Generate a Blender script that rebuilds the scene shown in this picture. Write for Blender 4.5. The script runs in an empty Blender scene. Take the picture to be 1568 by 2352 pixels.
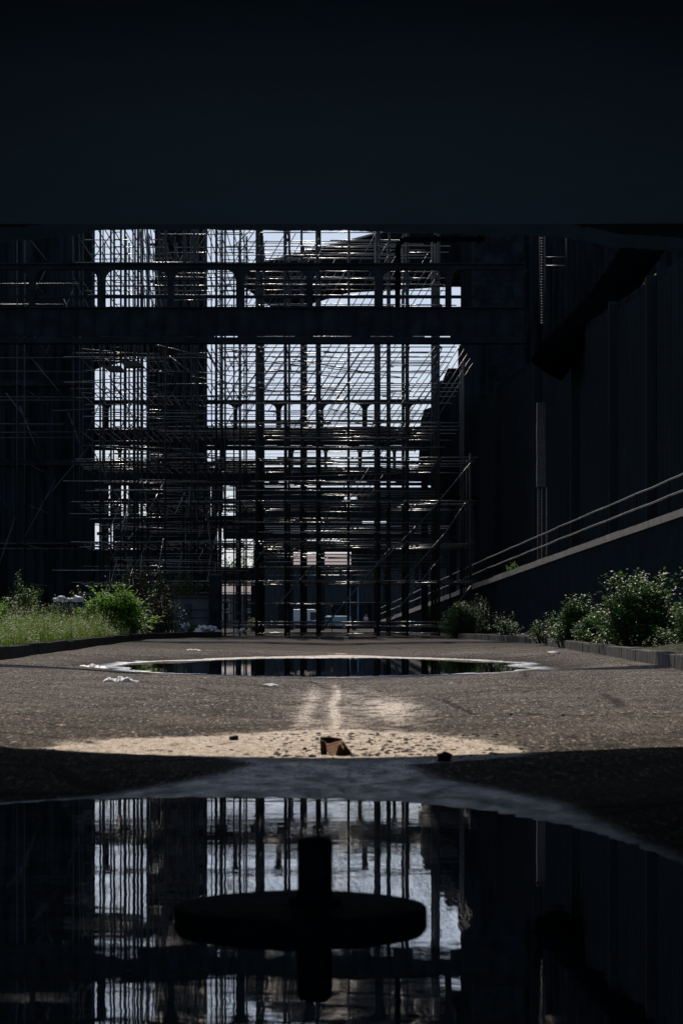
import bpy, bmesh, math, random
from mathutils import Vector, Matrix
R = math.radians
sc = bpy.context.scene
C = sc.collection
rnd = random.Random(7)
F, HX, HY, CZ = 5000.0, 784.0, 1434.0, 0.62      # focal length and horizon, camera height


def P(px, py, Y):
    return Vector(((px - HX) * Y / F, Y, CZ + (HY - py) * Y / F))


def XX(px, Y): return (px - HX) * Y / F
def ZZ(py, Y): return CZ + (HY - py) * Y / F


# ------------------------------------------------------------------ materials
def mat(name, col, rough=0.7, metal=0.0, spec=0.4, noise=0.0, nscale=6.0, bump=0.0, bscale=30.0, col2=None, stretch=(1, 1, 1), trans=0.0):
    m = bpy.data.materials.new(name); m.use_nodes = True
    nt = m.node_tree; N = nt.nodes; L = nt.links
    b = N['Principled BSDF']
    b.inputs['Base Color'].default_value = (*col, 1)
    b.inputs['Roughness'].default_value = rough
    b.inputs['Metallic'].default_value = metal
    b.inputs['Specular IOR Level'].default_value = spec
    if noise or col2 or bump:
        g = N.new('ShaderNodeTexCoord')
        mp = N.new('ShaderNodeMapping'); mp.inputs['Scale'].default_value = stretch
        L.new(g.outputs['Object'], mp.inputs['Vector'])
        n = N.new('ShaderNodeTexNoise'); n.inputs['Scale'].default_value = nscale
        n.inputs['Detail'].default_value = 8; n.inputs['Roughness'].default_value = .65
        L.new(mp.outputs['Vector'], n.inputs['Vector'])
        rp = N.new('ShaderNodeValToRGB')
        rp.color_ramp.elements[0].position = .35; rp.color_ramp.elements[1].position = .68
        c2 = col2 or tuple(c * (1 + noise) for c in col)
        c1 = col if col2 else tuple(c * max(0.05, 1 - noise) for c in col)
        rp.color_ramp.elements[0].color = (*c1, 1); rp.color_ramp.elements[1].color = (*c2, 1)
        L.new(n.outputs['Fac'], rp.inputs['Fac']); L.new(rp.outputs['Color'], b.inputs['Base Color'])
        if bump:
            n2 = N.new('ShaderNodeTexNoise'); n2.inputs['Scale'].default_value = bscale; n2.inputs['Detail'].default_value = 6
            L.new(mp.outputs['Vector'], n2.inputs['Vector'])
            bp = N.new('ShaderNodeBump'); bp.inputs['Strength'].default_value = bump; bp.inputs['Distance'].default_value = .02
            L.new(n2.outputs['Fac'], bp.inputs['Height']); L.new(bp.outputs['Normal'], b.inputs['Normal'])
    return m


def leafmat(name, c1, c2, trans=(.10, .22, .02), tfac=.35, rough=.38):
    m = bpy.data.materials.new(name); m.use_nodes = True
    nt = m.node_tree; N = nt.nodes; L = nt.links
    b = N['Principled BSDF']; out = N['Material Output']
    at = N.new('ShaderNodeAttribute'); at.attribute_name = 'tone'
    rp = N.new('ShaderNodeValToRGB')
    rp.color_ramp.elements[0].color = (*c1, 1); rp.color_ramp.elements[1].color = (*c2, 1)
    L.new(at.outputs['Fac'], rp.inputs['Fac']); L.new(rp.outputs['Color'], b.inputs['Base Color'])
    b.inputs['Roughness'].default_value = rough; b.inputs['Specular IOR Level'].default_value = .3
    t = N.new('ShaderNodeBsdfTranslucent'); t.inputs['Color'].default_value = (*trans, 1)
    mx = N.new('ShaderNodeMixShader'); mx.inputs['Fac'].default_value = tfac
    L.new(b.outputs[0], mx.inputs[1]); L.new(t.outputs[0], mx.inputs[2]); L.new(mx.outputs[0], out.inputs['Surface'])
    return m


M = {}
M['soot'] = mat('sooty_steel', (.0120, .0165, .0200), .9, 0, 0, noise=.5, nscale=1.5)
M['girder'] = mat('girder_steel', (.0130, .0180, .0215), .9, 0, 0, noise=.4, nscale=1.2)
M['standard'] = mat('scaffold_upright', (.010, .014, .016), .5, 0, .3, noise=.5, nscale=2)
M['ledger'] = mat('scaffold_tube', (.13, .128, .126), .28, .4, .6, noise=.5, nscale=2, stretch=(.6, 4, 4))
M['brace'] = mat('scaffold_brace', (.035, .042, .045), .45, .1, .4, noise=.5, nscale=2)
M['pole'] = mat('weathered_pole', (.22, .23, .23), .35, .3, .5, noise=.3, nscale=2)
M['plank'] = mat('grey_plank', (.05, .046, .04), .8, 0, .2, noise=.4, nscale=3)
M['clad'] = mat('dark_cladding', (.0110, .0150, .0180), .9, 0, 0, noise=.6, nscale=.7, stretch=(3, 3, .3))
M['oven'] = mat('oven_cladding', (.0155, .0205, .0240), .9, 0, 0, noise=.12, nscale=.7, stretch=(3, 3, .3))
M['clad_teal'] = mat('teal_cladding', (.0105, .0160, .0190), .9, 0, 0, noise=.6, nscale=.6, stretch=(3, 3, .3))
M['brick'] = mat('sooty_brick', (.0110, .0150, .0170), .9, 0, 0, noise=.4, nscale=4)
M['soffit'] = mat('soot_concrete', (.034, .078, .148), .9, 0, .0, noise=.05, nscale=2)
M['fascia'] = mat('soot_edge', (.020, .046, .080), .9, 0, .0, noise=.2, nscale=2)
M['pillar'] = mat('grey_render', (.028, .028, .034), .9, 0, .1, col2=(.13, .125, .14), nscale=14, bump=.5, bscale=30)
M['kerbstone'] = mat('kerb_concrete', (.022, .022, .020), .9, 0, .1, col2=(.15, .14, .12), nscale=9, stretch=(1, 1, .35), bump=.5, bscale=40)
M['kerb_dark'] = mat('shaded_kerb', (.010, .012, .011), .95, 0, .05, col2=(.035, .034, .030), nscale=9, stretch=(1, 1, .35), bump=.5, bscale=40)  # kerb concrete darkened in colour for the left kerb's shaded side
M['edge_concrete'] = mat('edge_concrete', (.30, .24, .18), .8, 0, .25, col2=(.48, .40, .32), nscale=3, bump=.4)
M['railpaint'] = mat('rail_steel', (.30, .30, .29), .4, .3, .5, noise=.3, nscale=3)
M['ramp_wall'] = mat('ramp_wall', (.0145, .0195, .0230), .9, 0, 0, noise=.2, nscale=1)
M['rust'] = mat('rust', (.20, .055, .012), .8, 0, .3, col2=(.62, .21, .035), nscale=22, bump=.8, bscale=70)
M['rust_dark'] = mat('dark_rust', (.035, .022, .012), .8, 0, .3, col2=(.09, .06, .02), nscale=25, bump=.8, bscale=60)
M['iron'] = mat('wet_iron', (.040, .105, .16), .8, 0, .03, noise=.4, nscale=20, bump=.5, bscale=60)
M['plastic'] = mat('white_plastic', (.20, .20, .21), .6, 0, .3, col2=(.50, .50, .50), nscale=9)
M['paper'] = mat('pale_paper', (.7, .66, .58), .8, 0, .2, noise=.1, nscale=20)
M['soil'] = mat('soil', (.012, .012, .007), 1, 0, .1, col2=(.03, .026, .016), nscale=4, bump=.8, bscale=20)
M['stem'] = mat('bark', (.035, .028, .018), .9, 0, .2, noise=.4, nscale=10)
M['stone'] = mat('dark_stone', (.025, .022, .020), .85, 0, .2, noise=.5, nscale=20, bump=.7, bscale=50)
M['slate_blue'] = mat('slate_panel', (.045, .062, .072), .75, 0, .25, noise=.25, nscale=2)
M['hall_blue'] = mat('blue_dark_sheeting', (.012, .022, .030), .7, 0, .3, noise=.4, nscale=.7, stretch=(4, 1, .3))
M['strip_blue'] = mat('blue_strip', (.10, .22, .32), .5, 0, .4, noise=.2, nscale=2)
M['tile'] = mat('pale_roof_tile', (.42, .33, .30), .85, 0, .2, col2=(.62, .52, .48), nscale=5, stretch=(1, 3, 1))
M['render_wall'] = mat('grey_house_wall', (.10, .105, .11), .9, 0, .2, noise=.2, nscale=2)
M['glass'] = mat('window_glass', (.02, .03, .04), .15, 0, .6, noise=.2, nscale=2)
M['van_white'] = mat('van_white', (.45, .52, .58), .3, 0, .5, noise=.04, nscale=3)
M['van_blue'] = mat('van_silver_blue', (.20, .33, .42), .3, .2, .5, noise=.05, nscale=3)
M['tyre'] = mat('tyre', (.012, .012, .012), .85, 0, .2, noise=.2, nscale=20)
M['lamp'] = mat('headlamp_glass', (.6, .6, .6), .15, 0, .6, noise=.05, nscale=9)
M['skin'] = mat('skin', (.42, .26, .19), .6, 0, .3, noise=.05, nscale=9)
M['lavender'] = mat('lavender_cloth', (.45, .36, .62), .85, 0, .2, noise=.1, nscale=9)
M['white_cloth'] = mat('white_cloth', (.62, .62, .60), .85, 0, .2, noise=.1, nscale=9)
M['dark_cloth'] = mat('dark_cloth', (.02, .022, .03), .85, 0, .2, noise=.2, nscale=9)
M['hair'] = mat('dark_hair', (.015, .012, .010), .6, 0, .3, noise=.2, nscale=30)
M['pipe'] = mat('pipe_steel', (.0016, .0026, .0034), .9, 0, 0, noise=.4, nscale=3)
M['orange'] = mat('orange_lamp', (.75, .33, .10), .5, 0, .4, noise=.1, nscale=9)
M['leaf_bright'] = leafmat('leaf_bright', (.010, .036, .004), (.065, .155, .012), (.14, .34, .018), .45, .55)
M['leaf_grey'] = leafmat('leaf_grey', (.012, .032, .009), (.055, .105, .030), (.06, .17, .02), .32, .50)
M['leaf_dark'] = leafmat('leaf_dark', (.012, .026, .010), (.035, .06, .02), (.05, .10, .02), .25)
M['weed'] = leafmat('weed', (.012, .026, .004), (.075, .105, .022), (.12, .20, .025), .42, .6)
GRAV = [mat('gravel_dark', (.02, .019, .018), .9, 0, .2, noise=.3, nscale=40),
        mat('gravel_mid', (.13, .115, .10), .85, 0, .3, noise=.3, nscale=40),
        mat('gravel_pale', (.42, .37, .33), .7, 0, .4, noise=.2, nscale=40)]


# ------------------------------------------------------------------ mesh helpers
class MB:
    def __init__(s): s.v = []; s.f = []; s.mi = []; s.tone = []

    def face(s, pts, mi=0, tone=.5):
        i = len(s.v); s.v += [tuple(p) for p in pts]; s.f.append(tuple(range(i, i + len(pts)))); s.mi.append(mi); s.tone.append(tone)

    def box(s, c, d, rz=0.0, rx=0.0, ry=0.0):
        m = Matrix.Translation(Vector(c)) @ Matrix.Rotation(rz, 4, 'Z') @ Matrix.Rotation(ry, 4, 'Y') @ Matrix.Rotation(rx, 4, 'X')
        i = len(s.v); hx, hy, hz = d[0] / 2, d[1] / 2, d[2] / 2
        for a in ((-hx, -hy, -hz), (hx, -hy, -hz), (hx, hy, -hz), (-hx, hy, -hz), (-hx, -hy, hz), (hx, -hy, hz), (hx, hy, hz), (-hx, hy, hz)):
            s.v.append(tuple(m @ Vector(a)))
        for q in ((3, 2, 1, 0), (4, 5, 6, 7), (0, 1, 5, 4), (1, 2, 6, 5), (2, 3, 7, 6), (3, 0, 4, 7)):
            s.f.append(tuple(i + k for k in q)); s.mi.append(0); s.tone.append(.5)
        return s

    def bx(s, x0, x1, y0, y1, z0, z1):
        return s.box(((x0 + x1) / 2, (y0 + y1) / 2, (z0 + z1) / 2), (x1 - x0, y1 - y0, z1 - z0))

    def tube(s, a, b, r, n=6, r2=None, cap=True):
        a = Vector(a); b = Vector(b); d = b - a
        if d.length < 1e-6: return s
        d.normalize(); u = d.orthogonal().normalized(); w = d.cross(u); r2 = r if r2 is None else r2
        i = len(s.v)
        for k in range(n):
            t = 2 * math.pi * k / n; o = u * math.cos(t) + w * math.sin(t)
            s.v.append(tuple(a + o * r)); s.v.append(tuple(b + o * r2))
        for k in range(n):
            j = (k + 1) % n
            s.f.append((i + 2 * k, i + 2 * j, i + 2 * j + 1, i + 2 * k + 1)); s.mi.append(0); s.tone.append(.5)
        if cap:
            s.f.append(tuple(i + 2 * k for k in range(n))[::-1]); s.f.append(tuple(i + 2 * k + 1 for k in range(n)))
            s.mi += [0, 0]; s.tone += [.5, .5]
        return s

    def path(s, pts, r, n=8):
        pts = [Vector(p) for p in pts]; rings = []
        pu = None
        for k, p in enumerate(pts):
            d = (pts[min(k + 1, len(pts) - 1)] - pts[max(k - 1, 0)]).normalized()
            u = d.orthogonal().normalized() if pu is None else (pu - d * pu.dot(d)).normalized()
            pu = u; w = d.cross(u); i = len(s.v)
            rr = r[k] if isinstance(r, (list, tuple)) else r
            for q in range(n):
                t = 2 * math.pi * q / n; s.v.append(tuple(p + (u * math.cos(t) + w * math.sin(t)) * rr))
            rings.append(i)
        for a, b in zip(rings, rings[1:]):
            for q in range(n):
                j = (q + 1) % n; s.f.append((a + q, a + j, b + j, b + q)); s.mi.append(0); s.tone.append(.5)
        s.f.append(tuple(rings[0] + q for q in range(n))[::-1]); s.f.append(tuple(rings[-1] + q for q in range(n)))
        s.mi += [0, 0]; s.tone += [.5, .5]
        return s

    def prism(s, pts, dv):
        """pts: planar polygon; dv: extrusion vector"""
        n = len(pts); i = len(s.v); dv = Vector(dv)
        s.v += [tuple(p) for p in pts] + [tuple(Vector(p) + dv) for p in pts]
        s.f.append(tuple(i + k for k in range(n))); s.f.append(tuple(i + n + k for k in range(n))[::-1])
        for k in range(n):
            j = (k + 1) % n; s.f.append((i + k, i + n + k, i + n + j, i + j))
        s.mi += [0] * (n + 2); s.tone += [.5] * (n + 2)
        return s

    def rib_wall(s, a, b, z0, z1, pitch=.4, dep=.08):
        a = Vector((a[0], a[1], 0)); b = Vector((b[0], b[1], 0)); L = (b - a).length; d = (b - a) / L
        nrm = Vector((d.y, -d.x, 0)); n = max(2, int(L / pitch)); prof = []
        for k in range(n):
            t = k * L / n; w = L / n
            prof += [(t, 0), (t + w * .45, 0), (t + w * .55, dep), (t + w * .9, dep)]
        prof.append((L, 0))
        i = len(s.v)
        for t, o in prof:
            p = a + d * t + nrm * o; s.v.append((p.x, p.y, z0)); s.v.append((p.x, p.y, z1))
        for k in range(len(prof) - 1):
            s.f.append((i + 2 * k, i + 2 * k + 2, i + 2 * k + 3, i + 2 * k + 1)); s.mi.append(0); s.tone.append(.5)
        return s

    def build(s, name, mats, parent=None, smooth=False, tone=False, kind=None, bevel=0):
        me = bpy.data.meshes.new(name); me.from_pydata(s.v, [], s.f)
        if not isinstance(mats, (list, tuple)): mats = [mats]
        for m in mats: me.materials.append(m)
        if len(mats) > 1: me.polygons.foreach_set('material_index', s.mi)
        if smooth: me.polygons.foreach_set('use_smooth', [True] * len(s.f))
        if tone:
            at = me.attributes.new('tone', 'FLOAT', 'FACE'); at.data.foreach_set('value', s.tone)
        me.update()
        if not tone:
            bm = bmesh.new(); bm.from_mesh(me); bmesh.ops.recalc_face_normals(bm, faces=bm.faces); bm.to_mesh(me); bm.free()
        o = bpy.data.objects.new(name, me); C.objects.link(o)
        if parent is not None: o.parent = parent; o.matrix_parent_inverse = Matrix.Translation(-Vector(parent.location)); 
        if kind: o['kind'] = kind
        if bevel:
            b = o.modifiers.new('bevel', 'BEVEL'); b.width = bevel; b.segments = 2; b.limit_method = 'ANGLE'
        return o


def tag(o, label, cat, group=None, kind=None):
    o['label'] = label; o['category'] = cat
    if group: o['group'] = group
    if kind: o['kind'] = kind
    return o


def thing(name, label, cat, loc=(0, 0, 0), group=None):
    o = bpy.data.objects.new(name, None); C.objects.link(o); o.location = loc
    o.empty_display_size = .3
    return tag(o, label, cat, group)


def kids(o): return [c for c in bpy.data.objects if c.parent == o]


def copy_tree(o, parent=None):
    c = o.copy(); C.objects.link(c)
    if parent is not None: c.parent = parent; c.matrix_parent_inverse = o.matrix_parent_inverse.copy()
    for ch in kids(o): copy_tree(ch, c)
    return c


# ------------------------------------------------------------------ camera, sun, sky
cam = bpy.data.cameras.new('camera'); co = bpy.data.objects.new('camera', cam); C.objects.link(co)
cam.sensor_fit = 'HORIZONTAL'; cam.sensor_width = 24; cam.lens = F / 1568 * 24
cam.shift_y = (HY - 1176) / 1568; cam.clip_end = 6000; cam.clip_start = .05
co.location = (0, 0, CZ); co.rotation_euler = (R(90), 0, 0)
cam.dof.use_dof = True; cam.dof.focus_distance = 55; cam.dof.aperture_fstop = 7
sc.camera = co
SUN_EL, SUN_AZ = R(38), R(-6)       # azimuth from +Y, negative to the left
sun = bpy.data.lights.new('sun', 'SUN'); sun.energy = 4.2; sun.angle = R(.5); sun.color = (1, .88, .76)
so = bpy.data.objects.new('sun', sun); C.objects.link(so)
sd = Vector((math.sin(SUN_AZ) * math.cos(SUN_EL), math.cos(SUN_AZ) * math.cos(SUN_EL), math.sin(SUN_EL)))
so.rotation_euler = (-sd).to_track_quat('-Z', 'Y').to_euler(); so.location = (0, 0, 60)
w = bpy.data.worlds.new('World'); sc.world = w; w.use_nodes = True
N = w.node_tree.nodes; L = w.node_tree.links
sky = N.new('ShaderNodeTexSky'); sky.sky_type = 'NISHITA'; sky.sun_disc = False
sky.sun_elevation = SUN_EL; sky.sun_rotation = SUN_AZ; sky.dust_density = .6
tc = N.new('ShaderNodeTexCoord'); mp = N.new('ShaderNodeMapping'); mp.inputs['Scale'].default_value = (1, 1, 2.6)
nz = N.new('ShaderNodeTexNoise'); nz.inputs['Scale'].default_value = 7; nz.inputs['Detail'].default_value = 7; nz.inputs['Roughness'].default_value = .55
rp = N.new('ShaderNodeValToRGB'); rp.color_ramp.elements[0].position = .30; rp.color_ramp.elements[1].position = .66
rp.color_ramp.elements[0].color = (.50, .50, .50, 1); rp.color_ramp.elements[1].color = (.95, .95, .95, 1)
cc = N.new('ShaderNodeValToRGB'); cc.color_ramp.elements[0].color = (5.9, 7.0, 9.4, 1); cc.color_ramp.elements[1].color = (7.7, 8.6, 10.6, 1)
mx = N.new('ShaderNodeMix'); mx.data_type = 'RGBA'
L.new(tc.outputs['Generated'], mp.inputs['Vector']); L.new(mp.outputs['Vector'], nz.inputs['Vector'])
L.new(nz.outputs['Fac'], rp.inputs['Fac']); L.new(nz.outputs['Fac'], cc.inputs['Fac'])
sx_ = N.new('ShaderNodeSeparateXYZ'); L.new(tc.outputs['Generated'], sx_.inputs[0])
el_ = N.new('ShaderNodeMapRange'); el_.inputs[1].default_value = .20; el_.inputs[2].default_value = .45; el_.inputs[3].default_value = 1; el_.inputs[4].default_value = .30; L.new(sx_.outputs['Z'], el_.inputs[0])
ml_ = N.new('ShaderNodeMath'); ml_.operation = 'MULTIPLY'; L.new(rp.outputs['Color'], ml_.inputs[0]); L.new(el_.outputs[0], ml_.inputs[1]); L.new(ml_.outputs[0], mx.inputs[0]); L.new(sky.outputs['Color'], mx.inputs[6]); L.new(cc.outputs['Color'], mx.inputs[7])
bg = N['Background']; L.new(mx.outputs[2], bg.inputs['Color']); bg.inputs['Strength'].default_value = .085
vs = sc.view_settings; vs.view_transform = 'Standard'; vs.look = 'None'; vs.exposure = 0; vs.gamma = 1
sc.cycles.max_bounces = 8; sc.cycles.use_denoising = True

# ------------------------------------------------------------------ ground
WN, WF = -.22, -.155          # water levels of the near and the far puddle


def sstep(a, b, x):
    t = max(0.0, min(1.0, (x - a) / (b - a))); return t * t * (3 - 2 * t)


def rnear(X, Y): return (abs((X + .6) / 1.85) ** 2.6 + abs((Y - 5.8) / 4.75) ** 2.6) ** (1 / 2.6)


def hsh(i, j): return math.modf(abs(math.sin(i * 127.1 + j * 311.7) * 43758.5453))[0]


def vn(x, y):
    i, j = math.floor(x), math.floor(y); f, g = x - i, y - j; f = f * f * (3 - 2 * f); g = g * g * (3 - 2 * g)
    return (hsh(i, j) * (1 - f) + hsh(i + 1, j) * f) * (1 - g) + (hsh(i, j + 1) * (1 - f) + hsh(i + 1, j + 1) * f) * g


def rfar(X, Y):
    X2 = X + .36 + .10 * math.sin(Y * .5)
    return math.sqrt((X2 / 3.75) ** 2 + ((Y - 41.2) / 8.8) ** 2) + .012 * math.sin(X * 2.3 + Y * .2) + (.05 + .10 * sstep(2, 3.6, abs(X))) * (vn(X * 1.6, Y * .55) - .5) + .05 * (vn(X * 4.1, Y * 1.3) - .5)


def gz(X, Y):
    ax = math.sqrt(min(abs(X), 7.0) ** 2 + .16) - .3
    g = -.165 + .034 * min(ax, 1.9) + .016 * max(0, ax - 1.9) + .035 * sstep(13.5, 21, Y)
    wob = .012 * math.sin(X * 1.7 + Y * .23) * math.sin(Y * .31 + 1.3) + .006 * math.sin(X * 4.1 + 2) * math.sin(Y * .9)
    g += wob * sstep(10, 22, Y)
    g += sstep(55, 85, Y) * .10 * math.exp(-(X / 6) ** 2)
    r = rfar(X, Y)
    if r < 1.8:
        k = 1 - sstep(1.03, 1.5, r)
        g = g * (1 - k) + (WF + .045 * (r - 1) + .12 * wob) * k
    r = rnear(X, Y)
    if r < 2.2:
        k = 1 - sstep(1.02, 1.75, r)
        g = g * (1 - k) + (WN + .10 * (r - 1)) * k
    g += .0015 * math.sin(X * 31 + math.sin(Y * 7)) * math.sin(Y * 23)
    return g


def lerp_tab(tab, y):
    if y <= tab[0][0]: return tab[0][1]
    for (a, va), (b, vb) in zip(tab, tab[1:]):
        if y <= b: return va + (vb - va) * (y - a) / (b - a)
    return tab[-1][1]


SL = [(6.5, -3.0), (9, -2.6), (9.9, -1.9), (10.6, -1.1), (11.5, -.65), (12.3, -.42), (12.65, -.6), (12.95, -1.7), (14, -1.36), (14.8, -.75), (15.6, -.35), (16.2, 0)]  # sand cut back inside the roof's shadow, so shade is painted as bare asphalt
SR = [(5.5, 1.35), (8, 1.14), (9.2, 1.04), (9.9, .98), (10.4, .82), (10.9, .62), (11.4, .42), (12.2, .3), (12.5, .95), (12.8, 1.05), (13.8, .84), (15.1, .5), (15.7, .3), (16.2, 0)]  # right side, cut back in the shadow the same way


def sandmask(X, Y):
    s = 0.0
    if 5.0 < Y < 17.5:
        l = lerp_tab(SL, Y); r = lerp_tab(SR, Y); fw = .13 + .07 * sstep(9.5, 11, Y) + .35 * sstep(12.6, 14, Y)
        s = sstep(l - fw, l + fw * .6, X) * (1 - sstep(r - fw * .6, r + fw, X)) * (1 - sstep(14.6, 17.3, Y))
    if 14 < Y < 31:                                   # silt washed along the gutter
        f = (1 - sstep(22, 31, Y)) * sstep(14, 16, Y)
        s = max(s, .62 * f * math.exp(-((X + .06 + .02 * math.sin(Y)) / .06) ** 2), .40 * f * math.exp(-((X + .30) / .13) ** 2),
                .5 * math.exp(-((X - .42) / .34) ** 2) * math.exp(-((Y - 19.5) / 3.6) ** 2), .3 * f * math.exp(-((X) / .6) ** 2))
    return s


def grade(segs):
    out = []
    for a, b, st in segs:
        n = max(1, int(round((b - a) / st))); out += [a + (b - a) * k / n for k in range(n)]
    out.append(segs[-1][1]); return out


xs = grade([(-1500, -200, 130), (-200, -40, 20), (-40, -10, 3), (-10, -4, .3), (-4, -2, .12), (-2, 2, .04), (2, 4, .12), (4, 10, .3), (10, 40, 3), (40, 200, 20), (200, 1500, 130)])
ys = grade([(-300, -20, 40), (-20, 3, 1), (3, 9, .12), (9, 18, .045), (18, 30, .12), (30, 60, .2), (60, 130, .6), (130, 400, 6), (400, 2500, 150)])
nx, ny = len(xs), len(ys)
verts = [(x, y, gz(x, y)) for y in ys for x in xs]
faces = [(j * nx + i, j * nx + i + 1, (j + 1) * nx + i + 1, (j + 1) * nx + i) for j in range(ny - 1) for i in range(nx - 1)]
me = bpy.data.meshes.new('ground'); me.from_pydata(verts, [], faces)
sa = me.attributes.new('sand', 'FLOAT', 'POINT'); wa = me.attributes.new('wet_sky', 'FLOAT', 'POINT'); ma = me.attributes.new('mud', 'FLOAT', 'POINT')  # the mud attribute also carries the painted far-end shadow
sv, wv, mv = [], [], []
for (x, y, z) in verts:
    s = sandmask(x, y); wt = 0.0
    if y < 13.5:
        r = rnear(x, y); wt = (1 - sstep(12.3, 12.9, y)) * min(1, s * 1.4) * (1 - sstep(1.3, 1.9, r))
    if 30 < y < 56 and abs(x) < 6 and rfar(x, y) < 1.7:
        d = z - WF
        wt = max(wt, (1 - sstep(.002, .008, d)) * (.2 + .8 * vn(x * 1.9, y * .6)))
        far_ = sstep(.0, .75, (y - 41.2) / 8.8); amp = (.30 + 1.3 * far_) * (.5 + 1.0 * vn(x * .9 + 5, y * .25)) * (.7 + .6 * vn(x * 3.3, y * .8))
        wid = .0016 + .014 * far_ * (1 - .85 * min(1, abs(x + .3) / 3.6)) * (.75 + .5 * vn(x * 1.7, y * .5))
        amp = min(amp, 1.2)
        s = max(s, amp * sstep(-.004, .0, d) * (1 - sstep(wid, wid * 2.2, d)))
    md_ = .62 * sstep(52, 66, y)  # far end: scaffold and bridge shadow painted in; real mud is the puddle ring
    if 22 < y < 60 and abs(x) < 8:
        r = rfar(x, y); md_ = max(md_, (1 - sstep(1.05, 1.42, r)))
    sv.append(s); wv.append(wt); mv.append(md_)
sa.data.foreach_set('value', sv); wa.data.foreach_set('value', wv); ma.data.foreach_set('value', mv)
me.polygons.foreach_set('use_smooth', [True] * len(faces)); me.update()
ground = bpy.data.objects.new('ground', me); C.objects.link(ground); ground['kind'] = 'structure'
gm = bpy.data.materials.new('asphalt_and_silt'); gm.use_nodes = True; me.materials.append(gm)
nt = gm.node_tree; N = nt.nodes; L = nt.links; b = N['Principled BSDF']


def nd(t, **k):
    n = N.new(t)
    for a, v in k.items(): setattr(n, a, v)
    return n


pos = nd('ShaderNodeNewGeometry')


def noise(scale, det=6, rough=.6, st=(1, 1, 1)):
    m_ = nd('ShaderNodeMapping'); m_.inputs['Scale'].default_value = st; L.new(pos.outputs['Position'], m_.inputs['Vector'])
    n_ = nd('ShaderNodeTexNoise'); n_.inputs['Scale'].default_value = scale; n_.inputs['Detail'].default_value = det; n_.inputs['Roughness'].default_value = rough
    L.new(m_.outputs['Vector'], n_.inputs['Vector']); return n_.outputs['Fac']


def ramp(fac, p0, c0, p1, c1):
    r_ = nd('ShaderNodeValToRGB'); e = r_.color_ramp.elements
    e[0].position = p0; e[1].position = p1; e[0].color = (*c0, 1); e[1].color = (*c1, 1); L.new(fac, r_.inputs['Fac']); return r_.outputs['Color']


def mixc(fac, a, b_, bt='MIX'):
    m_ = nd('ShaderNodeMix', data_type='RGBA', blend_type=bt)
    if isinstance(fac, float): m_.inputs[0].default_value = fac
    else: L.new(fac, m_.inputs[0])
    L.new(a, m_.inputs[6]); L.new(b_, m_.inputs[7]); return m_.outputs[2]


def mth(op, a, b_):
    m_ = nd('ShaderNodeMath', operation=op, use_clamp=True)
    for k, v in ((0, a), (1, b_)):
        if isinstance(v, (int, float)): m_.inputs[k].default_value = v
        else: L.new(v, m_.inputs[k])
    return m_.outputs[0]


fine = noise(46, 6, .8, (1, .14, 1)); med = noise(1.6, 9, .72); big = noise(.33, 5, .6); speck = noise(34, 3, .6, (1, .16, 1)); speck2 = noise(21, 3, .6, (1, .2, 1))
asph = ramp(fine, .38, (.005, .0048, .0044), .64, (.175, .152, .132))
asph = mixc(ramp(speck, .57, (0, 0, 0), .65, (.9, .9, .9)), asph, ramp(speck2, .35, (.16, .145, .13), .65, (.66, .60, .54)))
asph = mixc(ramp(speck2, .36, (.9, .9, .9), .47, (0, 0, 0)), asph, ramp(speck, 0, (.012, .011, .010), 1, (.012, .011, .010)))
asph = mixc(.6, asph, ramp(med, .32, (.32, .32, .33), .70, (1.75, 1.66, 1.55)), 'MULTIPLY')
asph = mixc(.45, asph, ramp(big, .3, (.55, .55, .56), .7, (1.35, 1.3, 1.25)), 'MULTIPLY')
dust = ramp(noise(.55, 9, .68), .47, (0, 0, 0), .64, (.62, .62, .62))
asph = mixc(dust, asph, ramp(fine, .3, (.085, .074, .064), .7, (.27, .235, .20)))
vor = nd('ShaderNodeTexVoronoi', feature='DISTANCE_TO_EDGE'); vor.inputs['Scale'].default_value = .42
vmix = nd('ShaderNodeMix', data_type='RGBA'); vmix.inputs[0].default_value = .10; L.new(pos.outputs['Position'], vmix.inputs[6])
vn_ = nd('ShaderNodeTexNoise'); vn_.inputs['Scale'].default_value = 1.4; vn_.inputs['Detail'].default_value = 6; L.new(pos.outputs['Position'], vn_.inputs['Vector']); L.new(vn_.outputs['Color'], vmix.inputs[7])
L.new(vmix.outputs[2], vor.inputs['Vector'])
asph = mixc(ramp(vor.outputs['Distance'], .006, (.85, .85, .85), .016, (0, 0, 0)), asph, ramp(fine, 0, (.008, .008, .007), 1, (.012, .011, .010)))
mud_shade_n = nd('ShaderNodeAttribute', attribute_name='mud')  # puddle mud plus the painted far-end shadow
asph = mixc(mth('MULTIPLY', mud_shade_n.outputs['Fac'], mth('ADD', noise(3, 8, .7, (1, .6, 1)), .45)), asph, ramp(fine, 0, (.008, .0078, .007), 1, (.035, .032, .028)))
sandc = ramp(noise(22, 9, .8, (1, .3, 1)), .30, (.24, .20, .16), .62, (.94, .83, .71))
sa_n = nd('ShaderNodeAttribute', attribute_name='sand'); wt_n = nd('ShaderNodeAttribute', attribute_name='wet_sky')
brk = noise(5.5, 12, .8, (1, .45, 1))


def mth2(op, a, b_):
    m_ = nd('ShaderNodeMath', operation=op); L.new(a, m_.inputs[0]); L.new(b_, m_.inputs[1]); return m_.outputs[0]


def nocl(f):
    a_ = nd('ShaderNodeMapRange', clamp=False); L.new(f, a_.inputs[0]); a_.inputs[1].default_value = .35; a_.inputs[2].default_value = .65; a_.inputs[3].default_value = -.52; a_.inputs[4].default_value = .40
    return a_.outputs[0]


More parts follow.
